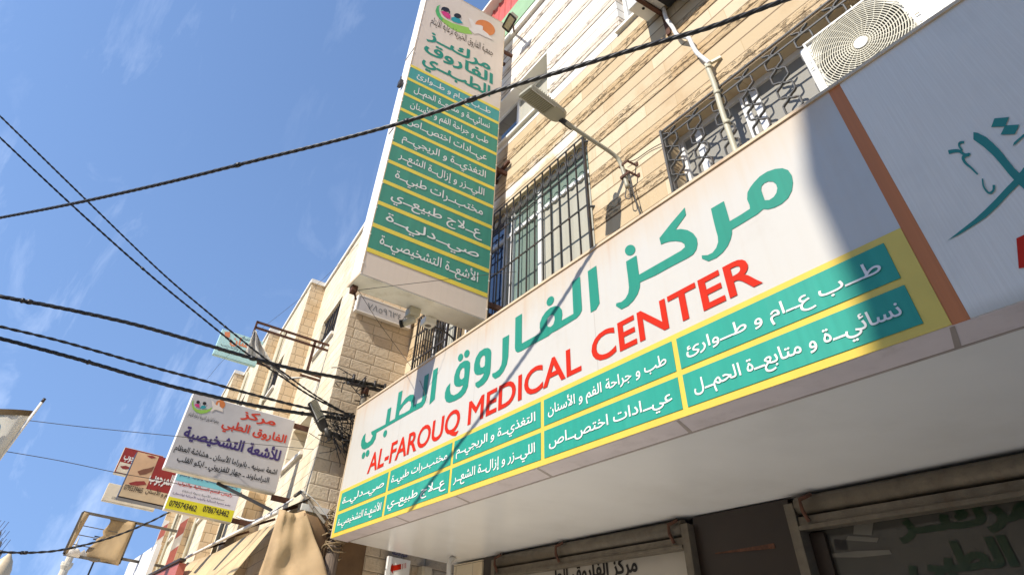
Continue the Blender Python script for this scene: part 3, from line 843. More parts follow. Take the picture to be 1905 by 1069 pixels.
decal([[SP(1340, 1030), SP(1450, 1012), SP(1452, 1022), SP(1340, 1032)]], M['rust'], clinic, 'scraped_tape', (0, -1, 0), lift=.056)

# ------------------------------------------------------------------ long fascia sign and soffit
fas = thing('fascia_sign', (-4.5, 0.0, ZS), 'long white medical centre fascia with big green Arabic title and yellow service band', 'sign')
XO0, XO1 = -1.036, -0.963
MB().box(XE, XO0, 0, .02, ZS, ZT).build('face_panel', M['fascia'], fas)
MB().box(XO0, XO1, 0, .02, ZS, ZT).build('orange_stripe', M['orange'], fas)
bx = MB(); bx.box(XE, XO1, .022, .2, ZS + .006, ZT - .004); bx.build('sign_box', M['signside'], fas)
tr = MB(); tr.box(XE - .012, XO1, -.012, .05, ZT, ZT + .022); tr.box(XE - .022, XE, -.006, .2, ZS, ZT)
tr.build('edge_trim', M['edge'], fas)
MB().box(XE, XO0, -.004, -.0005, ZS, 3.432).build('yellow_band', M['yellow'], fas)
cols = [((637.8, 915.8), (723.8, 878.8)), ((727.9, 876.7), (842.5, 825.7)), ((846.8, 823.5), (1006.9, 751.5)), ((1013.1, 748.4), (1251.3, 640.1)), ((1260.3, 636.5), (1648.7, 456.1))]
r1 = (3.205, 3.395); r2 = (2.982, 3.168)
rowtxt = [['صيــدليــة', 'مختبــرات طبيــة', 'التغذيــة و الريجيــم', 'طب و جراحة الفم و الأسنان', 'طــب عــام و طــوارئ'],
          ['الأشعــة التشخيصيــة', 'عــلاج طبيعــي', 'الليــزر و إزالــة الشعــر', 'عيــادات اختصــاص', 'نسائيــة و متابعــة الحمــل']]
ends = [[((638.4, 933.3), (716.6, 901.4)), ((729.3, 895.2), (834.3, 855.1)), ((849.9, 848.2), (999.1, 785.4)), ((1021.4, 770.3), (1244.5, 680.3)), ((1278.2, 656.4), (1647.3, 505.2))],
        [((630, 971.4), (710.8, 945.6)), ((722.8, 938.4), (830.2, 898.3)), ((845.7, 897.7), (998.7, 840)), ((1023.1, 823.8), (1254.3, 743.6)), ((1292.5, 721.6), (1682.4, 579.6))]]
cf = cond_for('طب و جراحة الفم و الأسنان', FZ(*ends[0][3][1]).x - FZ(*ends[0][3][0]).x, .068)
for k, (a, b) in enumerate(cols):
    x0, x1 = FZ(*a).x, FZ(*b).x
    if k == 4: x1 = FZ(1681, 521).x - .004
    for r, (za, zb) in enumerate((r1, r2)):
        cell = MB().box(x0, x1, -.008, -.0045, za, zb).build('service_cell', M['greencell'], fas)
        e0, e1 = ends[r][k]
        letter(rowtxt[r][k], (0, -.008, 0), UX, UZ, FZ(*e0).x, FZ(*e1).x, za + .064, .068, M['white'], cell, bold=.012, cond=cf)
# the big green title, outlines as painted
def Z8(p): return FZ(1100 + p[0] / 3.34, 280 + p[1] / 3.34)
def Z9(p): return FZ(940 + p[0] / 5.345, 460 + p[1] / 5.345)
def Z10(p): return FZ(810 + p[0] / 5.345, 580 + p[1] / 5.345)
def Z11(p): return FZ(650 + p[0] / 5.345, 660 + p[1] / 5.345)
def ell(Zf, cx, cy, rx, ry, sh=0.0, n=22):
    return [Zf((cx + rx * math.cos(2 * math.pi * k / n) + sh * math.sin(2 * math.pi * k / n), cy - ry * math.sin(2 * math.pi * k / n))) for k in range(n)]
meem = [Z8(p) for p in ((972, 262), (988, 232), (1012, 200), (1048, 162), (1095, 132), (1145, 115), (1190, 111), (1225, 123), (1247, 155), (1255, 200), (1248, 250), (1225, 295), (1185, 332), (1140, 355), (1100, 366), (1070, 364), (1035, 395), (950, 447), (875, 492), (876, 515), (868, 550), (850, 592), (820, 632), (780, 666), (730, 688), (690, 672), (688, 652), (725, 650), (755, 635), (778, 605), (790, 570), (788, 535), (775, 490), (760, 430), (745, 362), (825, 315), (845, 380), (862, 440), (930, 400), (988, 362), (985, 340), (970, 305))]
meemh = [Z8(p) for p in ((1057, 245), (1060, 222), (1075, 205), (1100, 193), (1130, 194), (1150, 210), (1158, 235), (1152, 265), (1135, 290), (1108, 308), (1080, 310), (1068, 278))]
kaf = [Z8(p) for p in ((582, 355), (590, 400), (525, 492), (560, 488), (600, 495), (635, 515), (657, 545), (662, 580), (655, 615), (635, 645), (600, 668), (500, 720), (400, 775), (305, 818), (303, 850), (290, 890), (265, 930), (230, 965), (188, 986), (155, 965), (158, 948), (190, 940), (215, 918), (232, 885), (236, 850), (230, 790), (222, 730), (218, 690), (282, 652), (290, 710), (298, 772), (380, 725), (480, 668), (560, 622), (584, 600), (580, 580), (560, 567), (525, 562), (490, 565), (460, 573), (435, 584), (425, 545), (500, 450))]
decal([[meem, meemh], [kaf], [ell(Z8, 243, 619, 32, 33, 4)]], M['green'], fas, 'lettering', (0, -1, 0))
alif = [Z9(p) for p in ((822, 238), (907, 182), (940, 555), (905, 618), (852, 648))]
fa = [Z9(p) for p in ((667, 345), (746, 290), (764, 590), (764, 625), (745, 665), (712, 702), (520, 820), (463, 850), (430, 880), (300, 950), (160, 1030), (125, 1043), (105, 1030), (98, 1000), (103, 700), (168, 658), (166, 955), (300, 880), (355, 845), (345, 800), (347, 750), (370, 690), (405, 640), (450, 600), (500, 582), (540, 588), (565, 620), (570, 665), (562, 728), (680, 660), (675, 560))]
fah = [Z9(p) for p in ((415, 740), (425, 700), (450, 674), (475, 668), (492, 685), (494, 720), (480, 765), (455, 790), (430, 790), (417, 772))]
decal([[alif], [fa, fah], [ell(Z9, 450, 533, 34, 47, 14)]], M['green'], fas, 'lettering', (0, -1, 0))
ra = [Z10(p) for p in ((670, 262), (735, 226), (727, 440), (712, 520), (680, 590), (640, 640), (595, 665), (568, 642), (567, 612), (600, 600), (635, 570), (658, 525), (666, 470))]
waw = [Z10(p) for p in ((385, 580), (388, 520), (405, 455), (440, 395), (490, 362), (525, 357), (550, 372), (558, 400), (552, 540), (545, 610), (520, 670), (480, 720), (425, 755), (400, 735), (400, 705), (440, 680), (470, 645), (488, 605), (450, 622), (415, 625), (395, 612))]
wawh = [Z10(p) for p in ((442, 510), (452, 460), (475, 432), (495, 435), (497, 480), (492, 535), (470, 552), (450, 548))]
qaf = [Z10(p) for p in ((187, 690), (190, 640), (210, 575), (245, 515), (290, 485), (325, 482), (346, 500), (347, 545), (335, 660), (325, 740), (300, 800), (260, 845), (200, 880), (140, 900), (110, 890), (95, 855), (98, 800), (115, 750), (150, 705), (145, 770), (155, 815), (185, 828), (225, 808), (260, 770), (280, 722), (240, 742), (205, 738), (190, 718))]
qafh = [Z10(p) for p in ((240, 630), (250, 585), (270, 555), (290, 555), (292, 600), (287, 650), (265, 670), (245, 662))]
decal([[ra], [waw, wawh], [qaf, qafh], [ell(Z10, 252, 452, 24, 38, 8)], [ell(Z10, 315, 414, 26, 38, 8)]], M['green'], fas, 'lettering', (0, -1, 0))
alif2 = [Z11(p) for p in ((836, 152), (883, 123), (850, 440), (797, 492))]
tab = [Z11(p) for p in ((750, 208), (794, 182), (768, 410), (755, 470), (725, 515), (640, 558), (380, 706), (272, 770), (262, 830), (235, 880), (195, 915), (150, 937), (125, 928), (116, 895), (122, 850), (140, 805), (163, 775), (158, 820), (160, 860), (180, 872), (210, 850), (235, 800), (220, 785), (219, 762), (360, 688), (383, 540), (419, 517), (400, 662), (455, 632), (492, 372), (531, 350), (510, 500), (560, 430), (605, 395), (640, 392), (652, 420), (650, 460), (640, 500), (715, 465), (725, 440))]
tabh = [Z11(p) for p in ((492, 600), (500, 560), (540, 500), (590, 455), (612, 460), (616, 500), (600, 545), (550, 575))]
decal([[alif2], [tab, tabh], [ell(Z11, 357, 780, 17, 36, 9)], [ell(Z11, 142, 997, 15, 34, 8)], [ell(Z11, 182, 975, 17, 34, 8)]], M['green'], fas, 'lettering', (0, -1, 0))
# English line, word by word
def word(t, a, b, zb, h):
    letter(t, (0, 0, 0), UX, UZ, FZ(*a).x, FZ(*b).x, zb, h, M['red'], fas, bold=.018, rtl=False)
zb = 3.492; hh = .205
word('AL-FAROUQ', (684, 877), (856, 790), zb, hh)
word('MEDICAL', (868, 787), (1082, 690), zb, hh)
word('CENTER', (1098, 640), (1418, 533), zb, hh)

# neighbour's panel on the same fascia
nb_ = thing('shop_sign', (0.6, 0.0, ZS), 'brushed grey-white shop sign with teal calligraphy right of the orange stripe', 'sign')
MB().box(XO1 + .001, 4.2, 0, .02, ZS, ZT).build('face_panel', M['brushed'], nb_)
MB().box(XO1 + .001, 4.2, .022, .2, ZS + .006, ZT - .004).build('sign_box', M['signside'], nb_)
MB().box(XO1 + .001, 4.2, -.012, .05, ZT, ZT + .022).build('edge_trim', M['edge'], nb_)
def C7(p): return FZ(1700 + p[0] / 2.888, 150 + p[1] / 2.888)
def rib(Zf, pts, w0, w1=None):
    pts = smooth_path([Vector((p[0], p[1], 0)) for p in pts], 4); n = len(pts); A, B = [], []; w1 = w0 if w1 is None else w1
    for k, p in enumerate(pts):
        t = (pts[min(k + 1, n - 1)] - pts[max(k - 1, 0)]).normalized(); s = Vector((-t.y, t.x, 0)); w = w0 + (w1 - w0) * k / (n - 1)
        A.append(p + s * w); B.append(p - s * w)
    return [Zf((q.x, q.y)) for q in A + B[::-1]]
decal([[C7(p) for p in ((322, 278), (345, 282), (390, 305), (425, 335), (465, 375), (505, 425), (545, 475), (592, 520), (640, 565), (640, 630), (592, 582), (545, 540), (505, 495), (465, 445), (425, 400), (375, 355), (322, 318))],
       [C7(p) for p in ((183, 860), (260, 800), (330, 745), (390, 690), (440, 640), (500, 575), (545, 530), (592, 470), (650, 410), (650, 470), (592, 530), (560, 565), (510, 615), (455, 675), (390, 735), (330, 775), (250, 825))],
       [C7(p) for p in ((435, 205), (515, 198), (493, 248), (418, 252))], [C7(p) for p in ((493, 243), (570, 238), (545, 290), (468, 292))],
       [C7(p) for p in ((535, 355), (540, 335), (592, 290), (640, 250), (640, 265), (592, 305))],
       rib(C7, ((372, 528), (378, 570), (405, 605), (430, 592), (433, 562)), 4, 7), rib(C7, ((188, 386), (215, 380), (245, 380), (275, 398), (305, 395)), 11, 5),
       rib(C7, ((272, 333), (250, 335), (246, 352), (262, 378)), 7, 5), rib(C7, ((300, 398), (268, 412), (278, 442), (310, 470), (346, 506)), 10, 4)], M['calli'], nb_, 'calligraphy', (0, -1, 0))
decal([[C7(p) for p in ((553, 848), (592, 830), (640, 810), (640, 1000), (592, 1005), (566, 1010))]], M['red'], nb_, 'red_block', (0, -1, 0))

sof = thing('canopy', (-3.0, 0.9, ZS), 'glossy beige soffit canopy under the long fascia sign', 'canopy')
MB().box(XE, 4.2, .215, YS + .55, ZS + .004, ZS + .05).build('soffit', M['soffit'], sof)
lipm = MB().box(XE, 4.2, .004, .205, ZS - .003, ZS + .004).build('lip_panel', M['lip'], sof)
s = MB(); s.box(XE, 4.2, .2, .216, ZS - .006, ZS + .003)
for u, v, u2, v2 in ((723, 957, 0, 0), (840, 920, 0, 0), (998, 870, 0, 0), (1260, 782, 0, 0), (1762, 606, 0, 0)):
    x = W(u, v, 'z', ZS).x
    s.prism([(x, .008, ZS - .0045), (x + .022, .008, ZS - .0045), (x - .06, .2, ZS - .0045), (x - .09, .2, ZS - .0045)], (0, 0, .002))
s.build('panel_joint', M['seam'], sof)
MB().box(XE, 4.2, .22, YW, ZS + .055, ZS + .12).build('canopy_top', M['galv'], sof)
# ------------------------------------------------------------------ tall projecting sign
vz0 = VZ(669.7, 509.5).z; vy0, vy1 = VZ(669.7, 509.5).y, 0.55
vtop = VZ(920, 34).z; XB = XS - .36
vs = thing('projecting_sign', (XS - .18, -.3, vz0), 'tall narrow green service sign sticking out from the tan wall, bottom above the fascia', 'sign')
MB().box(XB, XS - .006, vy0 + .012, vy1 - .004, vz0 + .012, vtop).build('sign_box', M['signside'], vs, bevel=.006)
MB().box(XB - .01, XS - .004, vy0 + .004, vy1, vz0, vz0 + .010).build('underside', M['signbottom'], vs)
ed = MB()
ed.box(XB - .014, XS - .002, vy0 - .004, vy0 + .003, vz0 - .004, vz0 + .03)
ed.box(XS - .005, XS + .004, vy0 - .002, vy0 + .010, vz0 + .03, vtop); ed.box(XS - .005, XS + .004, vy1 - .012, vy1 + .002, vz0 + .012, vtop)
ed.box(XS - .005, XS + .004, vy0 + .01, vy1 - .012, vtop - .012, vtop)
ed.build('edge_trim', M['edge'], vs)
face = MB().box(XS - .0055, XS, vy0 + .0105, vy1 - .0125, vz0 + .012, vtop - .013).build('face_sheet', M['vsignface'], vs)
ln = [(763.5, 122.1), (757.9, 146), (751.4, 174), (743.9, 202.1), (736.3, 233), (729, 265.3), (721.4, 299), (712.5, 336.6), (702, 375.7), (691.8, 417), (681.4, 462.9)]
lz = [VZ(*p).z for p in ln]
yl_ = MB()
txt = ['طــب عــام و طــوارئ', 'نسائيــة و متابعــة الحمــل', 'طب و جراحة الفم و الأسنان', 'عيــادات اختصــاص', 'التغذيــة و الريجيــم', 'الليــزر و إزالــة الشعــر', 'مختبــرات طبيــة', 'عــلاج طبيعــي', 'صيــدليــة', 'الأشعــة التشخيصيــة']
rt = [(912.3, 213.3), (910.9, 238.6), (908, 267), (905.3, 294.5), (904, 331.8), (900.8, 366.8), (898.3, 403.4), (894.5, 438.4), (891.3, 479.7), (889.7, 522.6)]
lf = [(774.7, 143), (769.1, 171), (762.7, 196.5), (756.5, 227), (748, 256.8), (741.6, 292), (733.8, 328.6), (725.2, 371.6), (716.3, 406.6), (705.8, 447.9)]
lw = .028
for k in range(11):
    yl_.box(XS + .0045, XS + .006, vy0 + .0105, vy1 - .0125, lz[k] - lw, lz[k] + lw)
yl_.build('yellow_line', M['yellow2'], face)
for k in range(10):
    c = MB().box(XS + .0005, XS + .004, vy0 + .0105, vy1 - .0125, lz[k + 1] + lw, lz[k] - lw).build('service_cell', M['greendarkb' if k == 0 else 'greendark'], vs)
    hgt = lz[k] - lz[k + 1]
    letter(txt[k], (XS + .004, 0, 0), UY, UZ, VZ(*lf[k]).y, VZ(*rt[k]).y, lz[k + 1] + hgt * .38, hgt * .37, M['white'], c, bold=.010, cond=cond_for(txt[2], VZ(*rt[2]).y - VZ(*lf[2]).y, hgt * .37))
# title, hand-lettered look
th = (lz[0] - lz[1])
for t, a, b, bz, sz in (('مركــز', (795.8, 74.4), (913.7, 126), (905, 128), .25), ('الفاروق', (787.4, 96.8), (917.9, 157), (917, 157), .25), ('الطبــي', (783.2, 123.5), (912.3, 182.5), (912, 180), .25)):
    z = VZ(*bz).z
    letter(t, (XS, 0, 0), UY, UZ, VZ(*a).y, VZ(*b).y, z + .0, sz, M['green'], face, bold=.03, cond=1.05)
# emblem: leaf swoosh, two children, dove in front of an orange sun
def V5(p): return VZ(640 + p[0] / 3.5625, p[1] / 3.5625)
def crescent(Zf, outer, inner): return [Zf(p) for p in outer + inner[::-1]]
decal([crescent(V5, [(640, 33), (615, 45), (606, 75), (615, 105), (645, 140), (700, 185), (750, 212), (800, 225), (850, 228)], [(640, 33), (625, 48), (622, 75), (635, 103), (670, 130), (720, 155), (775, 172), (825, 185), (850, 228)])], M['swoosh'], face, 'emblem_leaf', UX)
decal([crescent(V5, [(640, 33), (615, 45), (606, 75), (615, 105), (645, 140)], [(640, 33), (628, 48), (628, 75), (640, 103), (655, 128)])], M['swoosh2'], face, 'emblem_leaf', UX, lift=.0052)
decal([[V5(p) for p in ((640, 78), (660, 76), (690, 88), (705, 105), (703, 130), (680, 122), (655, 102))]], M['pink'], face, 'emblem_body', UX, lift=.006)
decal([[V5(p) for p in ((712, 118), (735, 114), (765, 128), (788, 158), (760, 158), (730, 148), (712, 138))]], M['logoteal'], face, 'emblem_body', UX, lift=.006)
decal([ell(V5, 675, 66, 22, 16, -6), ell(V5, 752, 108, 23, 17, -6), [V5(p) for p in ((645, 58), (652, 50), (668, 48), (650, 72), (642, 74))], [V5(p) for p in ((692, 62), (702, 80), (700, 98), (694, 92))]], M['ink'], face, 'emblem_head', UX, lift=.0066)
decal([ell(V5, 935, 185, 60, 52, -26)], M['logoorange'], face, 'emblem_sun', UX)
decal([[V5(p) for p in ((822, 118), (850, 135), (868, 165), (905, 170), (920, 178), (918, 200), (950, 225), (992, 272), (930, 245), (890, 225), (862, 228), (825, 195), (845, 185))]], M['logowhite'], face, 'emblem_dove', UX, lift=.0066)
letter('جمعية الفاروق الخيرية لرعاية الأيتام', (XS, 0, 0), UY, UZ, VZ(800, 46).y, VZ(917, 106).y, VZ(915, 106).z + .03, .20, M['inkbrown'], face, bold=.0, cond=.6)
rv = MB()
for k in range(16):
    z = vz0 + .15 + (vtop - vz0 - .3) * k / 15
    for yy in (vy0 + .006, vy1 - .006): rv.tube([(XS + .003, yy, z), (XS + .009, yy, z)], .011, 8)
rv.build('rivet', M['trim'], vs)
cl_ = MB(); cl_.box(XB + .1, XS - .1, vy0 - .002, vy0 + .011, vz0 + 2.4, vz0 + 2.412).box(XB + .0, XS - .01, vy0 - .001, vy0 + .0115, vz0 + 4.2, vz0 + 4.206)
cl_.build('side_seam', M['seam'], vs)
# brackets and things hung on it
for z in (W(935, 315, 'y', .66).z, W(935, 315, 'y', .66).z + 2.9, vz0 + .25):
    for x in (XS - .05, XB + .06): MB().box(x - .025, x + .025, vy1 - .02, YW + .02, z - .03, z + .03).build('wall_bracket', M['rust'], vs)
ang = thing('angle_iron', W(947, 300, 'y', YW), 'rust-red angle iron stub sticking out of the wall beside the tall projecting sign', 'steel angle')
a = W(947, 300, 'y', YW - .05); b = W(915, 338, 'y', YW - .05)
MB().bar(a, b, .05, .05).build('angle_bar', M['rust'], ang)
cctv = thing('security_camera', W(770, 590, 'z', vz0 - .06), 'beige bullet security camera under the tall projecting sign, black lens towards the street', 'security camera')
c0 = W(768, 582, 'z', vz0 - .05)
MB().box(c0.x - .07, c0.x + .07, c0.y - .07, c0.y + .07, vz0 - .1, vz0 - .002).build('mount_box', M['pipe'], cctv, bevel=.008)
MB().tube([c0 + Vector((.06, .02, -.10)), c0 + Vector((.02, -.03, -.12)), c0 + Vector((-.04, -.08, -.14))], [.035, .04, .04], 12).build('camera_body', M['pipe'], cctv)
MB().tube([c0 + Vector((-.041, -.081, -.14)), c0 + Vector((-.07, -.11, -.15))], .044, 14).build('lens', M['acdark'], cctv)
jb = thing('junction_box', W(800, 600, 'z', vz0 - .05), 'small square conduit box under the projecting sign, nearer the wall', 'junction box')
c1 = W(797, 600, 'z', vz0 - .05)
MB().box(c1.x - .075, c1.x + .075, c1.y - .075, c1.y + .075, vz0 - .09, vz0 - .002).build('box', M['signbottom'], jb, bevel=.01)
MB().disc(c1 + Vector((0, 0, -.0405)), UY, UX, .04, .04).build('cover', M['galv'], jb)
MB().tube(smooth_path([c1 + Vector((0, .05, -.02)), c1 + Vector((.03, .3, -.08)), c1 + Vector((.0, .62, -.25)), (c1.x, YW - .01, c1.z - .35)]), .012, 6).build('lead', M['wire'], jb)
pl_ = W(745, 155, 'y', vy0 - .03)
hk = thing('cable_clamp', pl_, 'little black cable clamp on the street edge of the tall projecting sign', 'clamp')
MB().box(pl_.x - .05, pl_.x + .05, vy0 - .06, vy0 - .002, pl_.z - .07, pl_.z + .05).tube([(pl_.x, vy0 - .03, pl_.z), (pl_.x + .06, vy0 - .06, pl_.z + .09)], .012, 6).build('clamp_block', M['black'], hk, bevel=.01)
pq = Vector((XB + .06, vy0 + .06, vz0 - .04))
an = thing('anchor_bolt', pq, 'rusty anchor knot with loose wire ends under the outer corner of the projecting sign', 'anchor')
MB().obox(pq, (.04, 0, .01), (0, .035, 0), (-.01, 0, .04)).tube([pq, pq + Vector((.02, .05, -.12))], .012, 6).build('anchor', M['rust'], an)

# ------------------------------------------------------------------ street lamps on arms
def lamp(P0, elbow, neck, tip, wid, label, side, face_m='ledface', body='lampgrey', group='street lamps on wall arms'):
    """LED road lamp: wall bracket, bent arm, flat head seen from below"""
    P0, elbow, neck, tip, side = map(Vector, (P0, elbow, neck, tip, side))
    o = thing('street_lamp', P0, label, 'street lamp', group)
    d = (tip - neck).normalized(); side = (side - d * side.dot(d)).normalized(); up = side.cross(d)
    if up.dot(CAMPOS - neck) > 0: up = -up      # the lens side looks down at the street
    ar = smooth_path([P0, P0.lerp(elbow, .8), elbow + (neck - elbow) * .12, elbow.lerp(neck, .5), neck], 6)
    MB().tube(ar, .024, 10).build('arm', M[body], o)
    L = (tip - neck).length
    MB().tube([neck - d * .14, neck + d * .03], .034, 10).build('arm_socket', M['lampdark'], o)
    def sec(t, w, z): return neck + d * (L * t) + side * w + up * z
    outline = [(0.0, .35), (.06, .78), (.14, .97), (.3, 1), (.98, .98), (1.0, .9)]
    left = [(t, w * wid / 2) for t, w in outline]
    pts = [sec(t, w, 0) for t, w in left] + [sec(t, -w, 0) for t, w in left[::-1]]
    hd = MB().prism(pts, up * .05).build('lamp_head', M[body], o, bevel=.012)
    fin = MB()
    for k in range(12):
        t = .34 + .6 * k / 11
        fin.obox(sec(t, 0, .065), d * .006, side * wid * .42, up * .014)
    fin.build('cooling_fin', M[body], hd)
    n_ = -up
    MB().poly([sec(.36, wid * .38, -.002), sec(.97, wid * .38, -.002), sec(.97, -wid * .38, -.002), sec(.36, -wid * .38, -.002)]).build('led_panel', M[face_m], hd)
    gr = MB()
    for k in range(9):
        for j in range(14):
            c = sec(.385 + .57 * j / 13, wid * .33 * (k - 4) / 4, -.006); gr.obox(c, d * .007, side * .007, up * .004)
    gr.build('led', M['lampgrey'], hd)
    slot = MB()
    for s_ in (1, -1):
        for j in range(18):
            slot.obox(sec(.36 + .58 * j / 17, s_ * wid * .455, -.0015), d * .006, side * .006, up * .002)
    slot.build('vent_slot', M['white'], hd)
    return o
lx = -3.52
mt = W(1152, 292, 'y', YW - .12)
lt1, lt2 = Vector((-3.59, -.54, 6.30)), Vector((-3.37, -.57, 6.26))
nk = Vector((-3.515, -.02, 6.2))
base = Vector((mt.x + .02, YW - .08, mt.z - .42))
L1 = lamp(base, (mt.x, YW - .12, mt.z - .02), nk, (lt1 + lt2) / 2 + Vector((0, 0, .01)), .235, 'grey flat street lamp on a bent arm on the tan wall, above the long fascia', lt2 - lt1)
for dz in (.02, .17):
    bk = MB()
    c = Vector((base.x, YW - .09, base.z + .12 + dz))
    bk.box(c.x - .045, c.x + .09, YW - .125, YW - .115, c.z - .014, c.z + .014); bk.box(c.x + .08, c.x + .09, YW - .115, YW, c.z - .014, c.z + .014)
    bk.box(c.x - .045, c.x - .035, YW - .115, YW, c.z - .014, c.z + .014); bk.box(c.x + .09, c.x + .12, YW - .010, YW - .001, c.z - .022, c.z + .022)
    bk.build('arm_bracket', M['rust'], L1)
wr = MB()
wr.tube(smooth_path([base + Vector((0, -.01, .02)), base + Vector((-.02, -.03, -.12)), base + Vector((.03, -.02, -.16)), base + Vector((.02, 0, -.02))]), .006, 5)
wr.tube(smooth_path([base + Vector((.05, 0, .1)), base + Vector((.08, .0, -.2)), base + Vector((.1, .02, -.36)), base + Vector((.06, .02, -.18))]), .005, 5)
wr.build('loose_wire', M['wire'], L1)
cw = thing('wall_cable', W(1180, 363, 'y', YW), 'short dark cable end hanging down the tan wall right of the lamp bracket', 'cable')
MB().tube(smooth_path([W(1178, 362, 'y', YW - .01), W(1184, 378, 'y', YW - .02), W(1193, 404, 'y', YW - .02), W(1200, 425, 'y', YW - .02)]), .008, 6).build('cable_end', M['cable'], cw)
sw = thing('lamp_feed_wire', W(1172, 303, 'y', YW), 'thin wire running from the lamp bracket along the tan wall to the patterned bars', 'wire')
MB().tube(smooth_path([W(1160, 300, 'y', YW - .06), W(1180, 298, 'y', YW - .02), W(1210, 278, 'y', YW - .015), W(1240, 262, 'y', YW - .03)]), .005, 5).build('wire_strand', M['wire'], sw)
# floodlight at the top of the projecting sign
fc = W(946, 46, 'y', .30)
fl = thing('floodlight', W(958, 62, 'y', .7), 'square floodlight with a black rim beside the top of the tall projecting sign', 'floodlight')
a, b, c, d = (W(u, v, 'y', yy) for u, v, yy in ((935, 50, .30), (949, 25, .24), (960, 36, .38), (947, 60, .44)))
n_ = (b - a).cross(d - a).normalized()
if n_.dot(CAMPOS - a) < 0: n_ = -n_
cen = (a + b + c + d) / 4; e1 = (b - a + c - d) / 4; e2 = (d - a + c - b) / 4
MB().prism([cen + e1 * s + e2 * t for s, t in ((-1, -1), (1, -1), (1, 1), (-1, 1))], -n_ * .10).build('lamp_body', M['lampgrey'], fl, bevel=.01)
rim = MB()
for s, t, s2, t2 in ((-1, -1, 1, -1), (1, -1, 1, 1), (1, 1, -1, 1), (-1, 1, -1, -1)):
    rim.bar(cen + e1 * s + e2 * t + n_ * .006, cen + e1 * s2 + e2 * t2 + n_ * .006, .03, .02, n_)
rim.build('rim', M['black'], fl)
MB().poly([cen + (e1 * s + e2 * t) * .93 + n_ * .003 for s, t in ((-1, -1), (1, -1), (1, 1), (-1, 1))]).build('glass', M['lampglass'], fl)
bb = W(957, 62, 'y', YW - .01)
MB().bar(cen - n_ * .1 + e2 * .4, (bb.x, YW - .02, bb.z), .03, .03).bar((bb.x - .06, YW - .012, bb.z), (bb.x + .06, YW - .012, bb.z), .06, .02).build('bracket', M['rust'], fl)

# ------------------------------------------------------------------ air conditioners and their pipe
def ac(x0, x1, y0, y1, z0, z1, label, cxz=None, rad=.27):
    o = thing('air_conditioner', ((x0 + x1) / 2, (y0 + y1) / 2, z0), label, 'air conditioner', 'outdoor air conditioning units')
    bd = MB().box(x0, x1, y0 + .012, y1, z0, z1).build('casing', M['acwhite'], o, bevel=.014)
    if cxz:
        cx, cz = cxz
        MB().disc((cx, y0 + .010, cz), UX, UZ, rad * 1.08, rad * 1.08, 40).build('fan_opening', M['acdark'], o)
        g = MB(); h = rad + .035
        fr = [(cx - h, cz - h), (cx + h, cz - h), (cx + h, cz + h), (cx - h, cz + h)]
        k = 0; r = .045
        while r < rad * 1.42:
            seg = []
            for q in range(65):
                a = 2 * math.pi * q / 64; p = Vector((cx + r * math.cos(a), y0 - .004, cz + r * math.sin(a)))
                if abs(p.x - cx) <= h and abs(p.z - cz) <= h: seg.append(p)
                else:
                    if len(seg) > 2: g.tube(seg, .0045, 4, cap=False)
                    seg = []
            if len(seg) > 2: g.tube(seg, .0045, 4, cap=False)
            r += .0165; k += 1
        for q in range(28):
            a = 2 * math.pi * q / 28 + .05; rr = min(h / max(abs(math.cos(a)), 1e-6), h / max(abs(math.sin(a)), 1e-6), rad * 1.42)
            g.tube([(cx + r_ * math.cos(a + (r_ * 1.2)), y0 - .001, cz + r_ * math.sin(a + (r_ * 1.2))) for r_ in (.04, rr * .5, rr * .97 / (1 + .02))], .004, 4, cap=False)
        g.build('fan_grille', M['acgrille'], o)
        MB().tube([(cx, y0 - .012, cz), (cx, y0 + .008, cz)], .045, 24).build('fan_hub', M['acwhite'], o)
        fr_ = MB()
        for s in (-1, 1):
            fr_.box(cx + s * (h + .008) - .008, cx + s * (h + .008) + .008, y0 - .008, y0 + .011, cz - h, cz + h)
            fr_.box(cx - h - .016, cx + h + .016, y0 - .009, y0 + .011, cz + s * (h + .008) - .008, cz + s * (h + .008) + .008)
        fr_.build('grille_frame', M['acwhite'], o)
        sm = MB()
        for x in (cx + h + .055, cx + h + .15): sm.box(x - .004, x + .004, y0 + .006, y0 + .013, z0 + .02, z1 - .02)
        sm.build('panel_seam', M['acgrille'], o)
    return o
A1 = ac(-1.215, -.16, .35, .68, 4.60, 5.27, 'cream air conditioner with a ringed fan grille above the fascia, beside the patterned bars', (-.84, 4.955), .272)
for x in (-1.05, -.32): MB().box(x - .02, x + .02, .32, YW, 4.555, 4.598).box(x - .02, x + .02, YW - .02, YW - .001, 4.25, 4.555).build('bracket', M['rust'], A1)
p1, p0 = W(1205, 42, 'y', .68), W(1167, 13, 'y', .36)
A2 = ac(p1.x, p1.x + 1.0, .36, .68, p1.z, p1.z + .62, 'cream air conditioner high on the tan wall over a rusty bracket, seen from below')
xb_ = W(1218, 18, 'z', p1.z - .03).x
for x in (xb_, xb_ + .62): MB().box(x - .025, x + .025, .30, YW, p1.z - .05, p1.z - .003).box(x - .03, x + .03, YW - .03, YW - .001, p1.z - .4, p1.z - .05).build('bracket', M['rust'], A2)
MB().tube([(p1.x + .12, .5, p1.z - .006), (p1.x + .12, .5, p1.z + .002)], .018, 10).build('drain_hole', M['acdark'], A2)
MB().box(p1.x + .34, p1.x + .95, .40, .66, p1.z - .12, p1.z - .055).build('drip_tray', M['acdark'], A2)
hp = thing('pipe_run', W(1345, 215, 'y', YW), 'white lagged pipe dropping into a beige conduit across the patterned window grille', 'pipe')
pts = [W(u, v, 'y', YW - .07) for u, v in ((1234, 15), (1240, 35), (1252, 52), (1260, 66), (1272, 69), (1282, 72), (1289, 86), (1297, 99), (1310, 110), (1320, 118))]
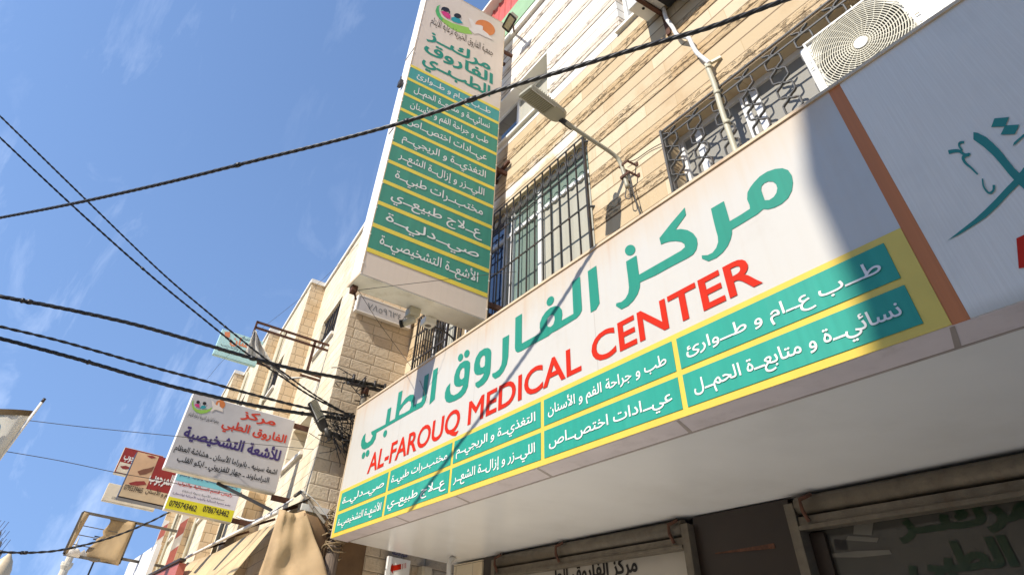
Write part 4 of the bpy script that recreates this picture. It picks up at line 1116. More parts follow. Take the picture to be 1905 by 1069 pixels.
MB().tube(smooth_path(pts, 5), [.024] * (len(pts) * 5 - 4), 8).build('lagged_hose', M['hose'], hp)
pts = [W(u, v, 'y', YW - .075) for u, v in ((1316, 124), (1330, 160), (1346, 215), (1373, 282))]
pts[-1] = Vector((pts[-2].x + .015, pts[-2].y, 4.5))
MB().tube(smooth_path([pts[0], Vector((pts[1].x, pts[1].y, pts[1].z)), pts[2], pts[-1]], 5), .026, 10).build('conduit', M['pipe'], hp)
q = MB()
for z in (pts[0].z - .02, pts[1].z - .1, pts[2].z - .1):
    q.tube([(pts[1].x, pts[1].y, z - .02), (pts[1].x, pts[1].y, z + .02)], .031, 10)
q.bar((pts[0].x - .02, YW - .075, pts[0].z + .03), (pts[0].x + .13, YW - .01, pts[0].z + .06), .03, .03).build('clip', M['pipe'], hp)

# ------------------------------------------------------------------ thick street cable overhead
cab = thing('overhead_cable', (-4.0, -1.94, 5.32), 'thick twisted black cable crossing in front of the tall green sign', 'cable')
cn = Vector((.80, -1.15, 0)).normalized(); cp = Vector((-4.01, -1.94, 5.32))
pts = [WP(u, v, cp, cn) for u, v in ((-60, 417), (0, 405), (100, 386), (200, 365), (330, 335), (470, 300), (600, 268), (735, 232), (830, 202), (915, 172), (1050, 131), (1180, 92), (1260, 69), (1330, 48), (1450, 4))]
dv = (pts[-1] - pts[-2]).normalized()
pts.append(pts[-1] + dv * .7)
if dv.y > .05: pts.append(pts[-1] + dv * max(.1, (YW - .02 - pts[-1].y) / dv.y))
d0 = (pts[0] - pts[1]).normalized(); pts.insert(0, pts[0] + d0 * 4.5 + Vector((0, 0, .15)))
twisted(MB(), smooth_path(pts, 8), .0125, 3, .30).build('cable_strand', M['cable'], cab)
def wraps(pts, r, n, par, seed):
    rr = random.Random(seed); sp = smooth_path(pts, 10)
    for k in range(n):
        i = rr.randrange(4, len(sp) - 4); t = (sp[i + 1] - sp[i]).normalized(); L = rr.uniform(.015, .05)
        MB().tube([sp[i] - t * L, sp[i], sp[i] + t * L], [r * 2.0, r * 2.3, r * 1.9], 8).build('tape_wrap', M['cable'], par)
wraps(pts, .0125, 4, cab, 2)
# ------------------------------------------------------------------ the stepped stone block down the street
ycor = (W(653, 581, 'x', XL).y + W(620.6, 710.6, 'x', XL).y + W(590.9, 838.6, 'x', XL).y) / 3
BN = Vector((.087, .996, 0)); BD = Vector((-.996, .087, 0))
blk = thing('stone_building', (XL - 6, ycor + 2, 0), 'sunlit cream stone block with a saw-tooth facade of stepped bays beyond the clinic', 'building')
starts = [Vector((XL, ycor, 0))]
for a, b in (((606, 535), (581, 526)), ((521.7, 623), (502.7, 617)), ((460, 686), (441.7, 681.9)), ((414, 724), (403, 721))):
    q = WP(*a, starts[-1], BN); r = W(*b, 'x', q.x); starts.append(Vector((q.x, r.y, 0)))
ztop = WP(606, 535, starts[0], BN).z
xend = W(256, 1069, 'y', ycor - .05).x
pit = (starts[4].x - starts[0].x) / 4
while starts[-1].x + pit * 1.2 > xend: starts.append(Vector((starts[-1].x + pit, ycor - .03, 0)))
for s_ in starts[1:]: s_.y = min(s_.y, ycor + .06)
lens = [(starts[k + 1].x - starts[k].x) / BD.x if k + 1 < len(starts) else (xend - starts[k].x) / BD.x for k in range(len(starts))]
def BAY(k): return lambda s, z: starts[k] + BD * s + UZ * z
def sz(k, u, v):
    p = WP(u, v, starts[k], BN); return ((p - starts[k]).dot(BD), p.z)
s0, zz0 = sz(0, 584, 666); s1, zz1 = sz(0, 620, 618); _, zz2 = sz(0, 639, 548)
up = (s1 - .02, s0, (zz0 + zz1) / 2, zz2)                      # upper window of a bay
t0, zt0_ = sz(0, 526, 875); t1, zt1_ = sz(0, 563, 841); t2, zt2_ = sz(0, 583, 762)
lo = (t1 - .02, max(t0, t1 + 1.1), (zt0_ + zt1_) / 2, zt2_)
print('bay windows', up, lo, 'ztop', ztop, 'starts', [tuple(round(c, 2) for c in s) for s in starts], 'xend', xend)
mb = MB()
mb.poly([(XL, ycor, 0), (XL, 9, 0), (XL, 9, ztop), (XL, ycor, ztop)])
mb.build('side_wall', M['block_y'], blk)
bk = BN
for k in range(len(starts)):
    P = BAY(k); hs = []
    for h in (up, lo):
        if h[1] < lens[k] - .2: hs.append(h)
    mb = MB()
    # s runs to -x, so mirror the order for outward faces
    xs = lens[k]
    Pm = lambda x, z, P=P: P(-x, z)
    holes_wall(mb, -xs, 0, 0, ztop, [(-h[1], -h[0], h[2], h[3]) for h in hs], Pm, .32, bk)
    bay = mb.build('bay_wall', M['block_x'], blk)
    for j, h in enumerate(hs):
        w = window(bay, -h[1], -h[0], h[2], h[3], Pm, bk, .3, [-(h[0] + h[1]) / 2], ['glassgrey', 'glassdark'], frame=.04, sill=True) if k < 6 else None
        if w and j == 0:
            g = MB(); n = 11
            for i in range(n + 1):
                x = -h[1] + (h[1] - h[0]) * i / n
                a = Pm(x, h[2]) + bk * .05; b = Pm(x, h[3]) + bk * .05
                m1 = a.lerp(b, .33) + BD * (.035 if i % 2 else -.035); m2 = a.lerp(b, .66) - BD * (.035 if i % 2 else -.035)
                for p_, q_ in ((a, m1), (m1, m2), (m2, b)): g.bar(p_, q_, .018, .018)
            for z in (h[2] + .03, (h[2] + h[3]) / 2, h[3] - .03): g.bar(Pm(-h[1], z) + bk * .06, Pm(-h[0], z) + bk * .06, .018, .018)
            g.build('window_grille', M['black'], w)
    if k:
        e = starts[k - 1] + BD * lens[k - 1]
        MB().poly([(starts[k].x, starts[k].y, 0), (e.x, e.y, 0), (e.x, e.y, ztop), (starts[k].x, starts[k].y, ztop)]).build('bay_return', M['return_y'], blk)
e = starts[-1] + BD * lens[-1]
MB().poly([(e.x, e.y, 0), (e.x, 9, 0), (e.x, 9, ztop), (e.x, e.y, ztop)][::-1]).build('end_wall', M['block_y'], blk)
cp_ = MB()
for k in range(len(starts)):
    a = starts[k] + UZ * (ztop + .04); b = a + BD * lens[k]
    cp_.bar(a - BN * .04 + BN * .12, b - BN * .04 + BN * .12, .24, .08)
    if k: 
        q = starts[k - 1] + BD * lens[k - 1]
        cp_.box(starts[k].x - .02, starts[k].x + .03, starts[k].y - .03, q.y + .05, ztop + .003, ztop + .085)
cp_.box(XL - .03, XL + .03, ycor - .04, 9, ztop + .002, ztop + .083)
cp_.build('parapet_coping', M['trim'], blk)
MB().poly([(XL, ycor + .4, ztop - .3), (XL, 9, ztop - .3), (e.x, 9, ztop - .3), (e.x, ycor + .4, ztop - .3)]).build('roof', M['cream'], blk)
# ledge between ground floor and upper storey on the side wall
zl = W(640, 962, 'x', XL + .05).z
MB().box(XL - .1, XL + .06, ycor - .05, YW - .01, zl - .02, zl + .05).build('string_course', M['trim'], blk)
# drain pipes on the bays
for k in (1, 2, 3):
    p = starts[k] + BD * 1.9 - BN * .06
    MB().tube([p + UZ * .2, p + UZ * (ztop - .4)], .04, 8).build('drain_pipe', M['pipe'], blk)

# white phone banner across the side wall
bx_ = XL + .10
q = [W(u, v, 'x', bx_) for u, v in ((669, 541), (664, 572), (800, 626), (812, 592))]
ban = thing('wall_banner', (bx_, q[1].y, q[1].z), 'white board with outlined Arabic phone digits on the stone side wall behind the projecting sign', 'sign')
zb_, zt_ = min(q[1].z, q[2].z), max(q[0].z, q[3].z)
zb_ = (q[1].z + q[2].z) / 2; zt_ = zb_ + .24
MB().box(bx_ - .08, bx_, q[1].y, .70, zb_, zt_).build('board', M['greyprint'], ban)
fr_ = MB(); fr_.box(bx_ - .085, bx_ + .006, q[1].y - .02, q[1].y, zb_ - .01, zt_ + .01); fr_.box(bx_ - .085, bx_ + .006, q[1].y, .70, zb_ - .014, zb_); fr_.box(bx_ - .085, bx_ + .006, q[1].y, .70, zt_, zt_ + .014)
fr_.build('frame', M['trim'], ban)
letter('٧٨٥٩٦٣٤٨', (bx_, 0, 0), UY, UZ, q[1].y + .16, .62, zb_ + .07, .10, M['greyink'], ban, bold=-.004, rtl=False)

# ------------------------------------------------------------------ electricity pole with its nest of wires
PX, PY = XL + .18, .12
ptop = W(676, 722, 'x', PX)
pole = thing('electricity_pole', (PX, PY, 0), 'weathered timber electricity pole between the fascia end and the stone side wall', 'pole')
pts = [(PX, PY, 0), (PX + .01, PY, 1.5), (PX - .01, PY + .01, 3.0)]
MB().tube(pts + [(PX, PY, ptop.z - .55)], [.095, .088, .08, .06], 14).build('timber_shaft', M['wood'], pole)
MB().tube([(PX, PY, ptop.z - .9), (PX, PY, ptop.z - .06)], .045, 12).build('steel_extension', M['galv'], pole)
MB().tube([(PX, PY, ptop.z - .08), (PX, PY, ptop.z + .02)], .055, 12).build('pole_cap', M['rust'], pole)
cr = MB(); cr.bar((PX + .03, PY - .3, ptop.z - .0), (PX + .03, PY + .55, ptop.z + .05), .04, .04); cr.bar((PX + .03, PY - .25, ptop.z - .42), (PX + .03, PY + .3, ptop.z - .40), .035, .035)
cr.build('cross_arm', M['black'], pole)
ins = MB(); rnd = random.Random(3)
for yy in (-.22, -.05, .12, .28, .48):
    ins.tube([(PX + .03, PY + yy, ptop.z + .03), (PX + .03, PY + yy, ptop.z + .14)], [.03, .02], 8)
ins.build('insulator', M['black'], pole)
nest = MB()
for k in range(46):
    z0 = ptop.z + rnd.choice((.02, .0, -.4, -.45, -.5, -.75)) + rnd.uniform(-.05, .08)
    a = Vector((PX + rnd.uniform(-.06, .1), PY + rnd.uniform(-.35, .4), z0))
    b = a + Vector((rnd.uniform(-.15, .2), rnd.uniform(-.35, .35), rnd.uniform(-.32, .14)))
    m_ = a.lerp(b, .5) + Vector((rnd.uniform(-.06, .06), rnd.uniform(-.1, .1), rnd.uniform(-.14, .06)))
    nest.tube(smooth_path([a, m_, b], 4), rnd.choice((.004, .006, .008)), 5)
for k in range(10):
    z0 = ptop.z - .42 + rnd.uniform(-.05, .05)
    a = Vector((PX + .05, PY + rnd.uniform(-.5, .0), z0)); b = a + Vector((.02, rnd.uniform(.1, .4), rnd.uniform(-.7, -.2)))
    nest.tube(smooth_path([a, a.lerp(b, .5) + Vector((0, rnd.uniform(-.1, .1), -.05)), b], 4), .004, 5)
for k in range(44):
    q = W(rnd.uniform(612, 655), rnd.uniform(768, 832), 'x', PX + .02)
    b = q + Vector((rnd.uniform(-.05, .06), rnd.gauss(0, .2), rnd.gauss(-.03, .12)))
    nest.tube(smooth_path([q, q.lerp(b, .5) + Vector((0, rnd.uniform(-.07, .07), rnd.uniform(-.09, .05))), b], 4), rnd.choice((.003, .004, .006, .008)), 5)
for k in range(7):
    q = W(rnd.uniform(618, 650), rnd.uniform(790, 830), 'x', PX + .02); b = W(rnd.uniform(640, 668), rnd.uniform(840, 890), 'x', PX + .02)
    nest.tube([q, q.lerp(b, .5), b], .003, 4)
for k in range(8):
    c_ = W(rnd.uniform(618, 650), rnd.uniform(775, 820), 'x', PX + .03); r_ = rnd.uniform(.03, .07)
    nest.tube([c_ + Vector((0, r_ * math.cos(a * .7), r_ * 1.2 * math.sin(a * .7))) for a in range(9)], .005, 5)
nest.build('wire_tangle', M['cable'], pole)
rope = MB()
rp_ = W(626, 985, 'x', PX)
for k in range(26):
    zc_ = rp_.z + rnd.uniform(-.30, .26); pts = []
    r_ = rnd.uniform(.09, .135); a0 = rnd.uniform(0, 6.28)
    for j in range(9):
        a = a0 + j * .8; pts.append((PX + r_ * math.cos(a), PY + r_ * math.sin(a) * (1.0 + .3 * rnd.random()), zc_ + rnd.uniform(-.05, .05) + j * .01))
    rope.tube(smooth_path(pts, 2), .0065, 5)
rope.build('rope_binding', mat('frayed_rope', '#8a7658', 0.95, var=.3), pole)

# ------------------------------------------------------------------ cables that cross the street to the pole
def street_cable(pxs, xplane, r, strands, label, end=None, pitch=.3, twist=True, name='street_cable'):
    pts = [W(u, v, 'x', xplane) for u, v in pxs]
    if end: pts.append(Vector(end))
    d0 = (pts[0] - pts[1]).normalized()
    pts[:0] = [pts[0] + d0 * 6.0 + Vector((0, 0, .9)), pts[0] + d0 * 2.5 + Vector((0, 0, .15))]
    o = thing(name, pts[len(pts) // 2], label, 'cable', 'cables crossing the street')
    if twist:
        twisted(MB(), smooth_path(pts, 7), r, strands, pitch).build('cable_strand', M['cable'], o); wraps(pts, r, 3, o, int(pxs[1][1]))
    else: MB().tube(smooth_path(pts, 7), r, 6).build('cable_strand', M['cable'], o)
    return o
CXP = XL + .2
PT = (PX + .03, PY, ptop.z + .08)
street_cable([(-40, 541), (0, 551), (120, 574), (250, 603), (370, 637), (480, 669), (560, 689), (620, 700), (680, 712)], CXP, .0145, 3, 'topmost of the three thick cables from the left edge to the pole', (PX + .03, PY + .28, ptop.z + .1), .32)
street_cable([(-40, 596), (0, 607), (120, 636), (290, 684), (380, 708), (450, 728), (560, 756), (640, 772)], CXP - .05, .0105, 2, 'middle of the three thick cables from the left edge, faded brown in places', (PX, PY - .05, ptop.z - .38), .26)
street_cable([(-40, 619), (0, 629), (150, 669), (290, 710), (380, 733), (480, 755), (580, 771), (640, 778)], CXP - .1, .0135, 3, 'lowest of the three thick cables, crossing the top of the radiology sign', (PX, PY - .2, ptop.z - .42), .30)
street_cable([(-60, 158), (0, 216), (150, 362), (293, 500), (386, 580), (462, 642), (512, 681), (573, 726), (613, 751), (645, 768)], CXP + .03, .0075, 2, 'upper of the two thin cables sloping down from the left edge', (PX, PY - .1, ptop.z - .36), .18)
street_cable([(-60, 199), (0, 256), (130, 378), (266, 500), (380, 594), (458, 656), (528, 703), (578, 736), (638, 766)], CXP - .08, .008, 2, 'lower of the two thin cables sloping down from the left edge', (PX, PY - .15, ptop.z - .38), .2)
street_cable([(-30, 1025), (0, 1026), (60, 1027), (120, 1021), (200, 1001), (270, 974), (330, 944), (380, 918)], starts[1].x - .6, .010, 2, 'sagging cable low at the left, passing the torn billboard', W(420, 905, 'x', starts[1].x - .2), .25)

# ------------------------------------------------------------------ second street lamp, near the pole
l2n, l2t = W(607, 800, 'x', XL + .16), W(582, 744, 'x', XL + .16)
vv_ = (l2n - CAMPOS).normalized(); pp_ = (l2t - l2n).cross(vv_).normalized(); l2s = pp_ * .78 - vv_ * .62
l2b = Vector((XL + .03, .42, W(655, 840, 'x', XL + .1).z))
lamp(l2b, l2b.lerp(l2n, .4) + Vector((.05, 0, .02)), l2n, l2t, .135, 'dark street lamp on a slim arm by the tangled electricity pole', l2s, 'galv', 'lampdark')

# ------------------------------------------------------------------ rusted sign frame with torn cloth
xr = WP(586, 637, starts[0] - BN * .25, BN).x
rf = thing('sign_frame', W(572, 690, 'x', xr), 'empty rusted sign frame holding a torn white cloth, high on the stone block', 'sign frame')
def RX_(u, v): return W(u, v, 'x', xr)
def Q3(u, v): return (380 + u / 4.859, 580 + v / 4.859)
f = MB()
tA, tB = RX_(*Q3(478, 95)), RX_(*Q3(1128, 297)); zA = (tA.z + tB.z) / 2
f.bar((xr, tA.y, zA), (xr, -.0 + ycor + .1, zA), .03, .03); f.bar((xr, tA.y, zA - .09), (xr, ycor + .1, zA - .09), .03, .03)
f.bar((xr, tA.y, zA + .015), (xr, tA.y, zA - .2), .03, .03)
pz = RX_(*Q3(1000, 280)).y
f.bar((xr, pz, zA), (xr, pz, RX_(*Q3(935, 540)).z), .03, .04)
for yy in (ycor - .02, pz, (pz + tA.y) / 2): f.bar((xr, yy, zA), (xr, yy, zA - .09), .02, .02)
zl_ = RX_(*Q3(1040, 620)).z
f.bar((xr, RX_(*Q3(860, 590)).y, zl_), (xr, ycor + .1, zl_), .03, .03); f.bar((xr, RX_(*Q3(860, 590)).y, zl_ + .06), (xr, ycor + .1, zl_ + .06), .03, .03)
f.build('frame_bar', M['rust'], rf)
cl = thing('torn_cloth', RX_(*Q3(455, 170)), 'torn dirty white cloth hanging off the rusted sign frame', 'cloth')
rows = []; rr = random.Random(5)
Lp = [Q3(*p) for p in ((450, 165), (405, 280), (355, 395), (520, 450), (690, 560), (740, 620), (860, 600))]
Rp = [Q3(*p) for p in ((465, 165), (520, 300), (585, 410), (650, 490), (720, 560), (770, 590), (945, 585))]
for k in range(len(Lp)):
    row = []
    for j in range(7):
        t = j / 6; u = Lp[k][0] + (Rp[k][0] - Lp[k][0]) * t; v = Lp[k][1] + (Rp[k][1] - Lp[k][1]) * t
        row.append(W(u, v, 'x', xr + .04 + .07 * math.sin(j * 2.1 + k) + rr.uniform(-.02, .02)))
    rows.append(row)
MB().grid(rows).build('cloth_sheet', M['cloth'], cl, solid=.004)

# ------------------------------------------------------------------ projecting signs along the block
def proj_sign(name, x, ys, z0, z1, thick, label, m, side='signside', bracket=None, under='signbottom', edge=.0):
    o = thing(name, (x - thick / 2, (ys[0] + ys[1]) / 2, z0), label, 'sign', 'signs sticking out over the street')
    MB().box(x - thick, x - .004, ys[0], ys[1], z0, z1).build('sign_box', M[side], o, bevel=.008)
    f = MB().box(x - .0035, x, ys[0] + .008, ys[1] - .008, z0 + .012, z1 - .008).build('face_sheet', M[m], o)
    MB().box(x - thick + .004, x - .006, ys[0] + .004, ys[1] - .004, z0 - .006, z0 - .001).build('underside', M[under], o)
    if bracket:
        for z in bracket: MB().box(x - thick / 2 - .03, x - thick / 2 + .03, ys[1] - .02, ycor + .12, z - .03, z + .03).build('bracket', M['rust'], o)
    return o, f
# radiology sign
xs_ = W(548, 775, 'y', ycor - .17).x
def RS(u, v): return W(u, v, 'x', xs_)
ry0, ry1 = (RS(360, 730).y + RS(303, 873).y) / 2, (RS(548, 775).y + RS(517, 915).y) / 2
rz0, rz1 = (RS(303, 871).z + RS(514, 914).z) / 2, (RS(362, 733).z + RS(548, 778).z) / 2
rad, rfc = proj_sign('projecting_sign', xs_, (ry0, ry1), rz0, rz1, .16, 'pale grey radiology sign with red and purple Arabic lines, nearest on the stone block', 'greyprint', bracket=(rz0 - .04, rz1 - .05))
for t, a, b, zv, sz_, mm, bo in (('مركز', (449.7, 776), (514, 787), (490, 788), .1, 'redd', .03), ('الفاروق الطبي', (407.8, 803), (531.7, 823), (520, 823), .1, 'redd', .03), ('للأشعة التشخيصية', (337.4, 817), (518.5, 862), (515, 858), .128, 'purple', .034),
                             ('اشعة سينيه ـ بانوراما الأسنان ـ هشاشة العظام', (320.3, 844), (513.8, 884), (512, 884), .062, 'ink', .02), ('التراساوند ـ جهاز تلفزيوني ـ ايكو القلب', (325.8, 862), (499.4, 898), (497, 899), .062, 'ink', .02)):
    letter(t, (xs_, 0, 0), UY, UZ, RS(*a).y, RS(*b).y, RS(*zv).z + .015, sz_, M[mm], rfc, bold=bo, cond=.8)
def L6(p): return RS(300 + p[0] / 6.68, 700 + p[1] / 6.68)
decal([crescent(L6, [(408, 285), (385, 310), (378, 345), (392, 400), (430, 440), (490, 462), (560, 452), (610, 425), (628, 395)], [(408, 285), (398, 320), (400, 355), (415, 385), (445, 405), (490, 415), (550, 412), (600, 400), (628, 380)])], M['swoosh'], rfc, 'emblem_leaf', UX)
decal([[L6(p) for p in ((418, 342), (440, 338), (470, 345), (476, 388), (445, 378), (418, 362))]], M['pink'], rfc, 'emblem_body', UX, lift=.005)
decal([[L6(p) for p in ((485, 385), (500, 362), (530, 358), (558, 375), (556, 390), (520, 400), (484, 398))]], M['logoteal'], rfc, 'emblem_body', UX, lift=.005)
decal([ell(L6, 457, 318, 22, 20), ell(L6, 537, 334, 23, 20)], M['ink'], rfc, 'emblem_head', UX, lift=.0056)
decal([ell(L6, 735, 345, 60, 55)], M['logoorange'], rfc, 'emblem_sun', UX)
decal([[L6(p) for p in ((622, 292), (650, 310), (668, 345), (695, 360), (712, 320), (722, 322), (725, 370), (760, 400), (765, 438), (715, 425), (665, 410), (625, 432), (605, 430), (640, 390), (628, 345))]], M['logowhite'], rfc, 'emblem_dove', UX, lift=.0056)
letter('جمعية الفاروق الخيرية لرعاية الأيتام', (xs_, 0, 0), UY, UZ, L6((335, 480)).y, L6((718, 570)).y, L6((700, 580)).z, .05, M['ink'], rfc, bold=0, cond=.7)
sa, sb = W(404, 898, 'x', xs_ - .1), W(506, 949, 'x', xs_ + .25)
MB().bar(sa, sb, .035, .035).build('strut', M['black'], rad)
# maternity sign with the lemon phone strip
xb2 = W(432, 962, 'y', ycor - .22).x
def BS(u, v): return W(u, v, 'x', xb2)
by0, by1 = BS(303, 949).y, BS(432, 966).y
bz0 = (BS(303, 951).z + BS(432, 968).z) / 2; bz1 = bz0 + .78
mat_, mfc = proj_sign('projecting_sign', xb2, (by0, by1), bz0, bz1, .12, 'sign with a lemon strip reading 0795743462 under the radiology sign', 'lilac', bracket=(bz0 + .05,))
zy = BS(316, 926).z; zc1 = BS(330, 889).z
MB().box(xb2 + .0008, xb2 + .002, by0 + .008, by1 - .008, bz0 + .012, (BS(311, 926).z + BS(440, 952).z) / 2 + .02).build('phone_band', M['yel3'], mfc)
zc_ = (BS(325, 897).z + BS(448, 921).z) / 2
MB().box(xb2 + .0008, xb2 + .002, by0 + .008, by1 - .008, zc_ + .02, bz1 - .008).build('cyan_band', M['cyan'], mfc)
letter('0795743462', (xb2 + .002, 0, 0), UY, UZ, BS(313, 940).y, BS(366, 945).y, BS(340, 944).z - .01, .075, M['ink'], mfc, bold=.02, rtl=False)
letter('0786743462', (xb2 + .002, 0, 0), UY, UZ, BS(376, 950).y, BS(426, 955).y, BS(400, 954).z - .01, .075, M['ink'], mfc, bold=.02, rtl=False)
letter('رئيس قسم النسائية والتوليد', (xb2, 0, 0), UY, UZ, BS(327, 903).y, BS(431, 926).y, BS(431, 923).z, .040, M['red'], mfc, bold=.02, cond=.8)
letter('مستشفى الأميرة بديعة (سابقا)', (xb2, 0, 0), UY, UZ, BS(338, 914).y, BS(417, 932).y, BS(417, 931).z, .026, M['greyink'], mfc, bold=.01, cond=.8)
letter('عضو جمعية النسائية والتوليد الأمريكية (واشنطن)', (xb2, 0, 0), UY, UZ, BS(319, 921).y, BS(428, 943).y, BS(428, 941).z, .026, M['purple'], mfc, bold=.01, cond=.8)
letter('إختصاصي نسائية وتوليد وعقم', (xb2 + .002, 0, 0), UY, UZ, BS(333, 888).y, BS(440, 912).y, BS(440, 908).z, .038, M['purple'], mfc, bold=.01, cond=.8)
# dentist sign, red, with the poster print of a mouth
xd2 = -13.2
def DS(u, v): return W(u, v, 'x', xd2)
dy0 = (DS(218, 928).y + DS(255, 838).y) / 2; dz0, dz1 = DS(219, 920).z - .02, DS(255, 838).z
den, dfc = proj_sign('projecting_sign', xd2, (dy0, ycor - .3), dz0, dz1, .30, 'red and tan dentist sign with a face print and phone 0795539465, behind the maternity sign', 'redsign', side='brownpanel', under='brownpanel', bracket=(dz0 + .1,))
hD = dz1 - dz0; wD_ = ycor - .3 - dy0
yq = DS(275, 900).y
MB().box(xd2 + .0008, xd2 + .002, dy0 + .008, ycor - .31, dz0 + .012, dz0 + hD * .27).build('phone_band', M['tan'], dfc)
zq_ = dz0 + hD * .27 + .001
MB().box(xd2 + .0008, xd2 + .002, dy0 + .008, yq, zq_, dz1 - .008).build('face_print', M['skin'], dfc)
def DF(a, b): return Vector((xd2 + .002, dy0 + (yq - dy0) * a, zq_ + (dz1 - zq_) * b))
decal([[DF(*p) for p in ((.35, .42), (.55, .52), (.8, .60), (.97, .68), (.95, .52), (.75, .40), (.5, .34))]], M['skindark'], dfc, 'nail_print', UX)
decal([[DF(*p) for p in ((.2, .05), (.45, .14), (.8, .2), (.95, .12), (.6, .03), (.3, .01))]], M['lips'], dfc, 'lip_print', UX)
decal([[DF(*p) for p in ((.45, .93), (.7, .97), (.9, .93), (.7, .88))]], M['lips'], dfc, 'nostril_print', UX)
letter('ن المرجوب', (xd2, 0, 0), UY, UZ, DS(279, 885).y, DS(325, 890).y + .1, DS(300, 898).z, .15, M['white'], dfc, bold=.03, cond=.7)
letter('0795539465', (xd2 + .002, 0, 0), UY, UZ, DS(231, 905).y, DS(266, 911).y, DS(250, 911).z - .02, .075, M['inkbrown'], dfc, bold=.02, rtl=False)
letter('للفم و الأسنان', (xd2 + .002, 0, 0), UY, UZ, DS(270, 915).y, DS(322, 921).y, DS(300, 919).z - .02, .065, M['inkbrown'], dfc, bold=.02, cond=.7)
# small second dentist sign and the pale one below it
xe2 = -16.5
def ES(u, v): return W(u, v, 'x', xe2)
ez0, ez1 = ES(213, 878).z, ES(231, 830).z
sm_, sfc = proj_sign('projecting_sign', xe2, (ES(222, 855).y, ES(300, 860).y), ez0, ez1, .2, 'small red sign with white lettering over a lip print, farthest left above the dentist sign', 'redsign', side='tan')
MB().box(xe2 + .0008, xe2 + .002, ES(222, 855).y + .03, ES(252, 862).y, ez0 + .02, ez0 + (ez1 - ez0) * .42).build('smile_print', M['cream'], sfc)
decal([[Vector((xe2 + .002, ES(222, 855).y + (ES(252, 862).y - ES(222, 855).y) * a, ez0 + (ez1 - ez0) * b)) for a, b in ((.2, .26), (.5, .33), (.9, .28), (.6, .2), (.4, .19))]], M['lips'], sfc, 'lip_print', UX)
letter('المرجوب', (xe2, 0, 0), UY, UZ, ES(226, 860).y, ES(262, 860).y, ez0 + (ez1 - ez0) * .55, .13, M['white'], sfc, bold=.03, cond=.7)
xp2 = -18.0
def PS(u, v): return W(u, v, 'x', xp2)
pz0, pz1 = PS(192, 930).z, PS(204, 897).z
pa_, pfc = proj_sign('projecting_sign', xp2, (PS(195, 915).y, PS(290, 940).y), pz0, pz1, .12, 'plain pale sign with small faded digits, below the dentist sign', 'cream', side='cream', bracket=(pz0 + .1,))
letter('0785470867', (xp2, 0, 0), UY, UZ, PS(205, 931).y, PS(232, 935).y, pz0 + .06, .05, M['greyink'], pfc, bold=.0, rtl=False)
letter('الطابق الأول', (xp2, 0, 0), UY, UZ, PS(234, 936).y, PS(252, 938).y, pz0 + .07, .05, M['greyink'], pfc, bold=.0, cond=.7)
# teal training-centre sign up at parapet level
xt2 = -14.2
def TS(u, v): return W(u, v, 'x', xt2)
ty0, ty1 = (TS(397, 655).y + TS(414, 611).y) / 2, (TS(493, 637).y + TS(470, 690).y) / 2
tz0, tz1 = TS(397, 655).z - .03, TS(414, 611).z
te_, tfc = proj_sign('projecting_sign', xt2, (ty0, ty1), tz0, tz1, .1, 'pale teal sign with orange Arabic lettering at roof height behind the torn cloth', 'teal', side='teal', under='teal', bracket=None)
MB().bar((xt2 - .05, ty1 - .05, tz0 + .1), (xt2 - .05, ycor + .3, tz0 + .1), .04, .04).build('bracket', M['rust'], te_)
letter('مؤسسة', (xt2, 0, 0), UY, UZ, TS(450, 628).y, TS(486, 636).y, TS(470, 636).z, .09, M['greyink'], tfc, bold=0, cond=.8)
letter('انسان', (xt2, 0, 0), UY, UZ, TS(427, 638).y, TS(474, 650).y, TS(468, 649).z, .17, M['salmon'], tfc, bold=.03, cond=.8)
letter('للتعليم والتدريب', (xt2, 0, 0), UY, UZ, TS(409, 643).y, TS(470, 660).y, TS(455, 655).z, .08, M['greyink'], tfc, bold=0, cond=.8)
letter('سمير عويس', (xt2, 0, 0), UY, UZ, TS(404, 650).y, TS(450, 663).y, TS(448, 662).z, .08, M['ink'], tfc, bold=.01, cond=.8)
decal([[TS(418, 617), TS(428, 617), TS(428, 627), TS(418, 628)]], M['salmon'], tfc, 'emblem_square', UX)
# torn billboard
xv = -18.4
def VB(u, v): return W(u, v, 'x', xv)
tb = thing('torn_billboard', VB(118, 1030), 'large rusted billboard frame with only a ragged brown sheet left on it', 'billboard', 'signs sticking out over the street')
y0_, y1_ = (VB(118, 1030).y + VB(154, 953).y) / 2, (VB(254, 971).y + VB(221, 1047).y) / 2
z0_, z1_ = (VB(118, 1031).z + VB(221, 1047).z) / 2, (VB(154, 953).z + VB(254, 971).z) / 2
f = MB()
for a, b in (((y0_, z0_), (y0_, z1_)), ((y1_, z0_), (y1_, z1_)), ((y0_, z0_), (y1_, z0_)), ((y0_, z1_), (y1_, z1_))):
    f.bar((xv, a[0], a[1]), (xv, b[0], b[1]), .05, .05)
f.bar((xv, y1_, z1_), (xv, ycor + .2, z1_), .05, .05); f.bar((xv, y1_, z0_ + .1), (xv, ycor + .2, z0_ + .1), .05, .05)
for t in (.25, .48, .7): f.bar((xv - .03, y0_, z0_ + (z1_ - z0_) * t), (xv - .03, y0_ + (y1_ - y0_) * .75, z0_ + (z1_ - z0_) * t), .015, .015)
f.build('frame_bar', M['galv'], tb)
def vs_(a, b, k): return Vector((xv + .03 + .05 * math.sin(k * .55 + b * 3) + .03 * math.sin(a * 9 + b * 7), y0_ + (y1_ - y0_) * a, z0_ + (z1_ - z0_) * b))
left = [(.50, 1.0), (.55, .9), (.52, .78), (.48, .66), (.52, .56), (.44, .46), (.42, .34), (.36, .22), (.34, .10), (.45, -.03)]
rows = []
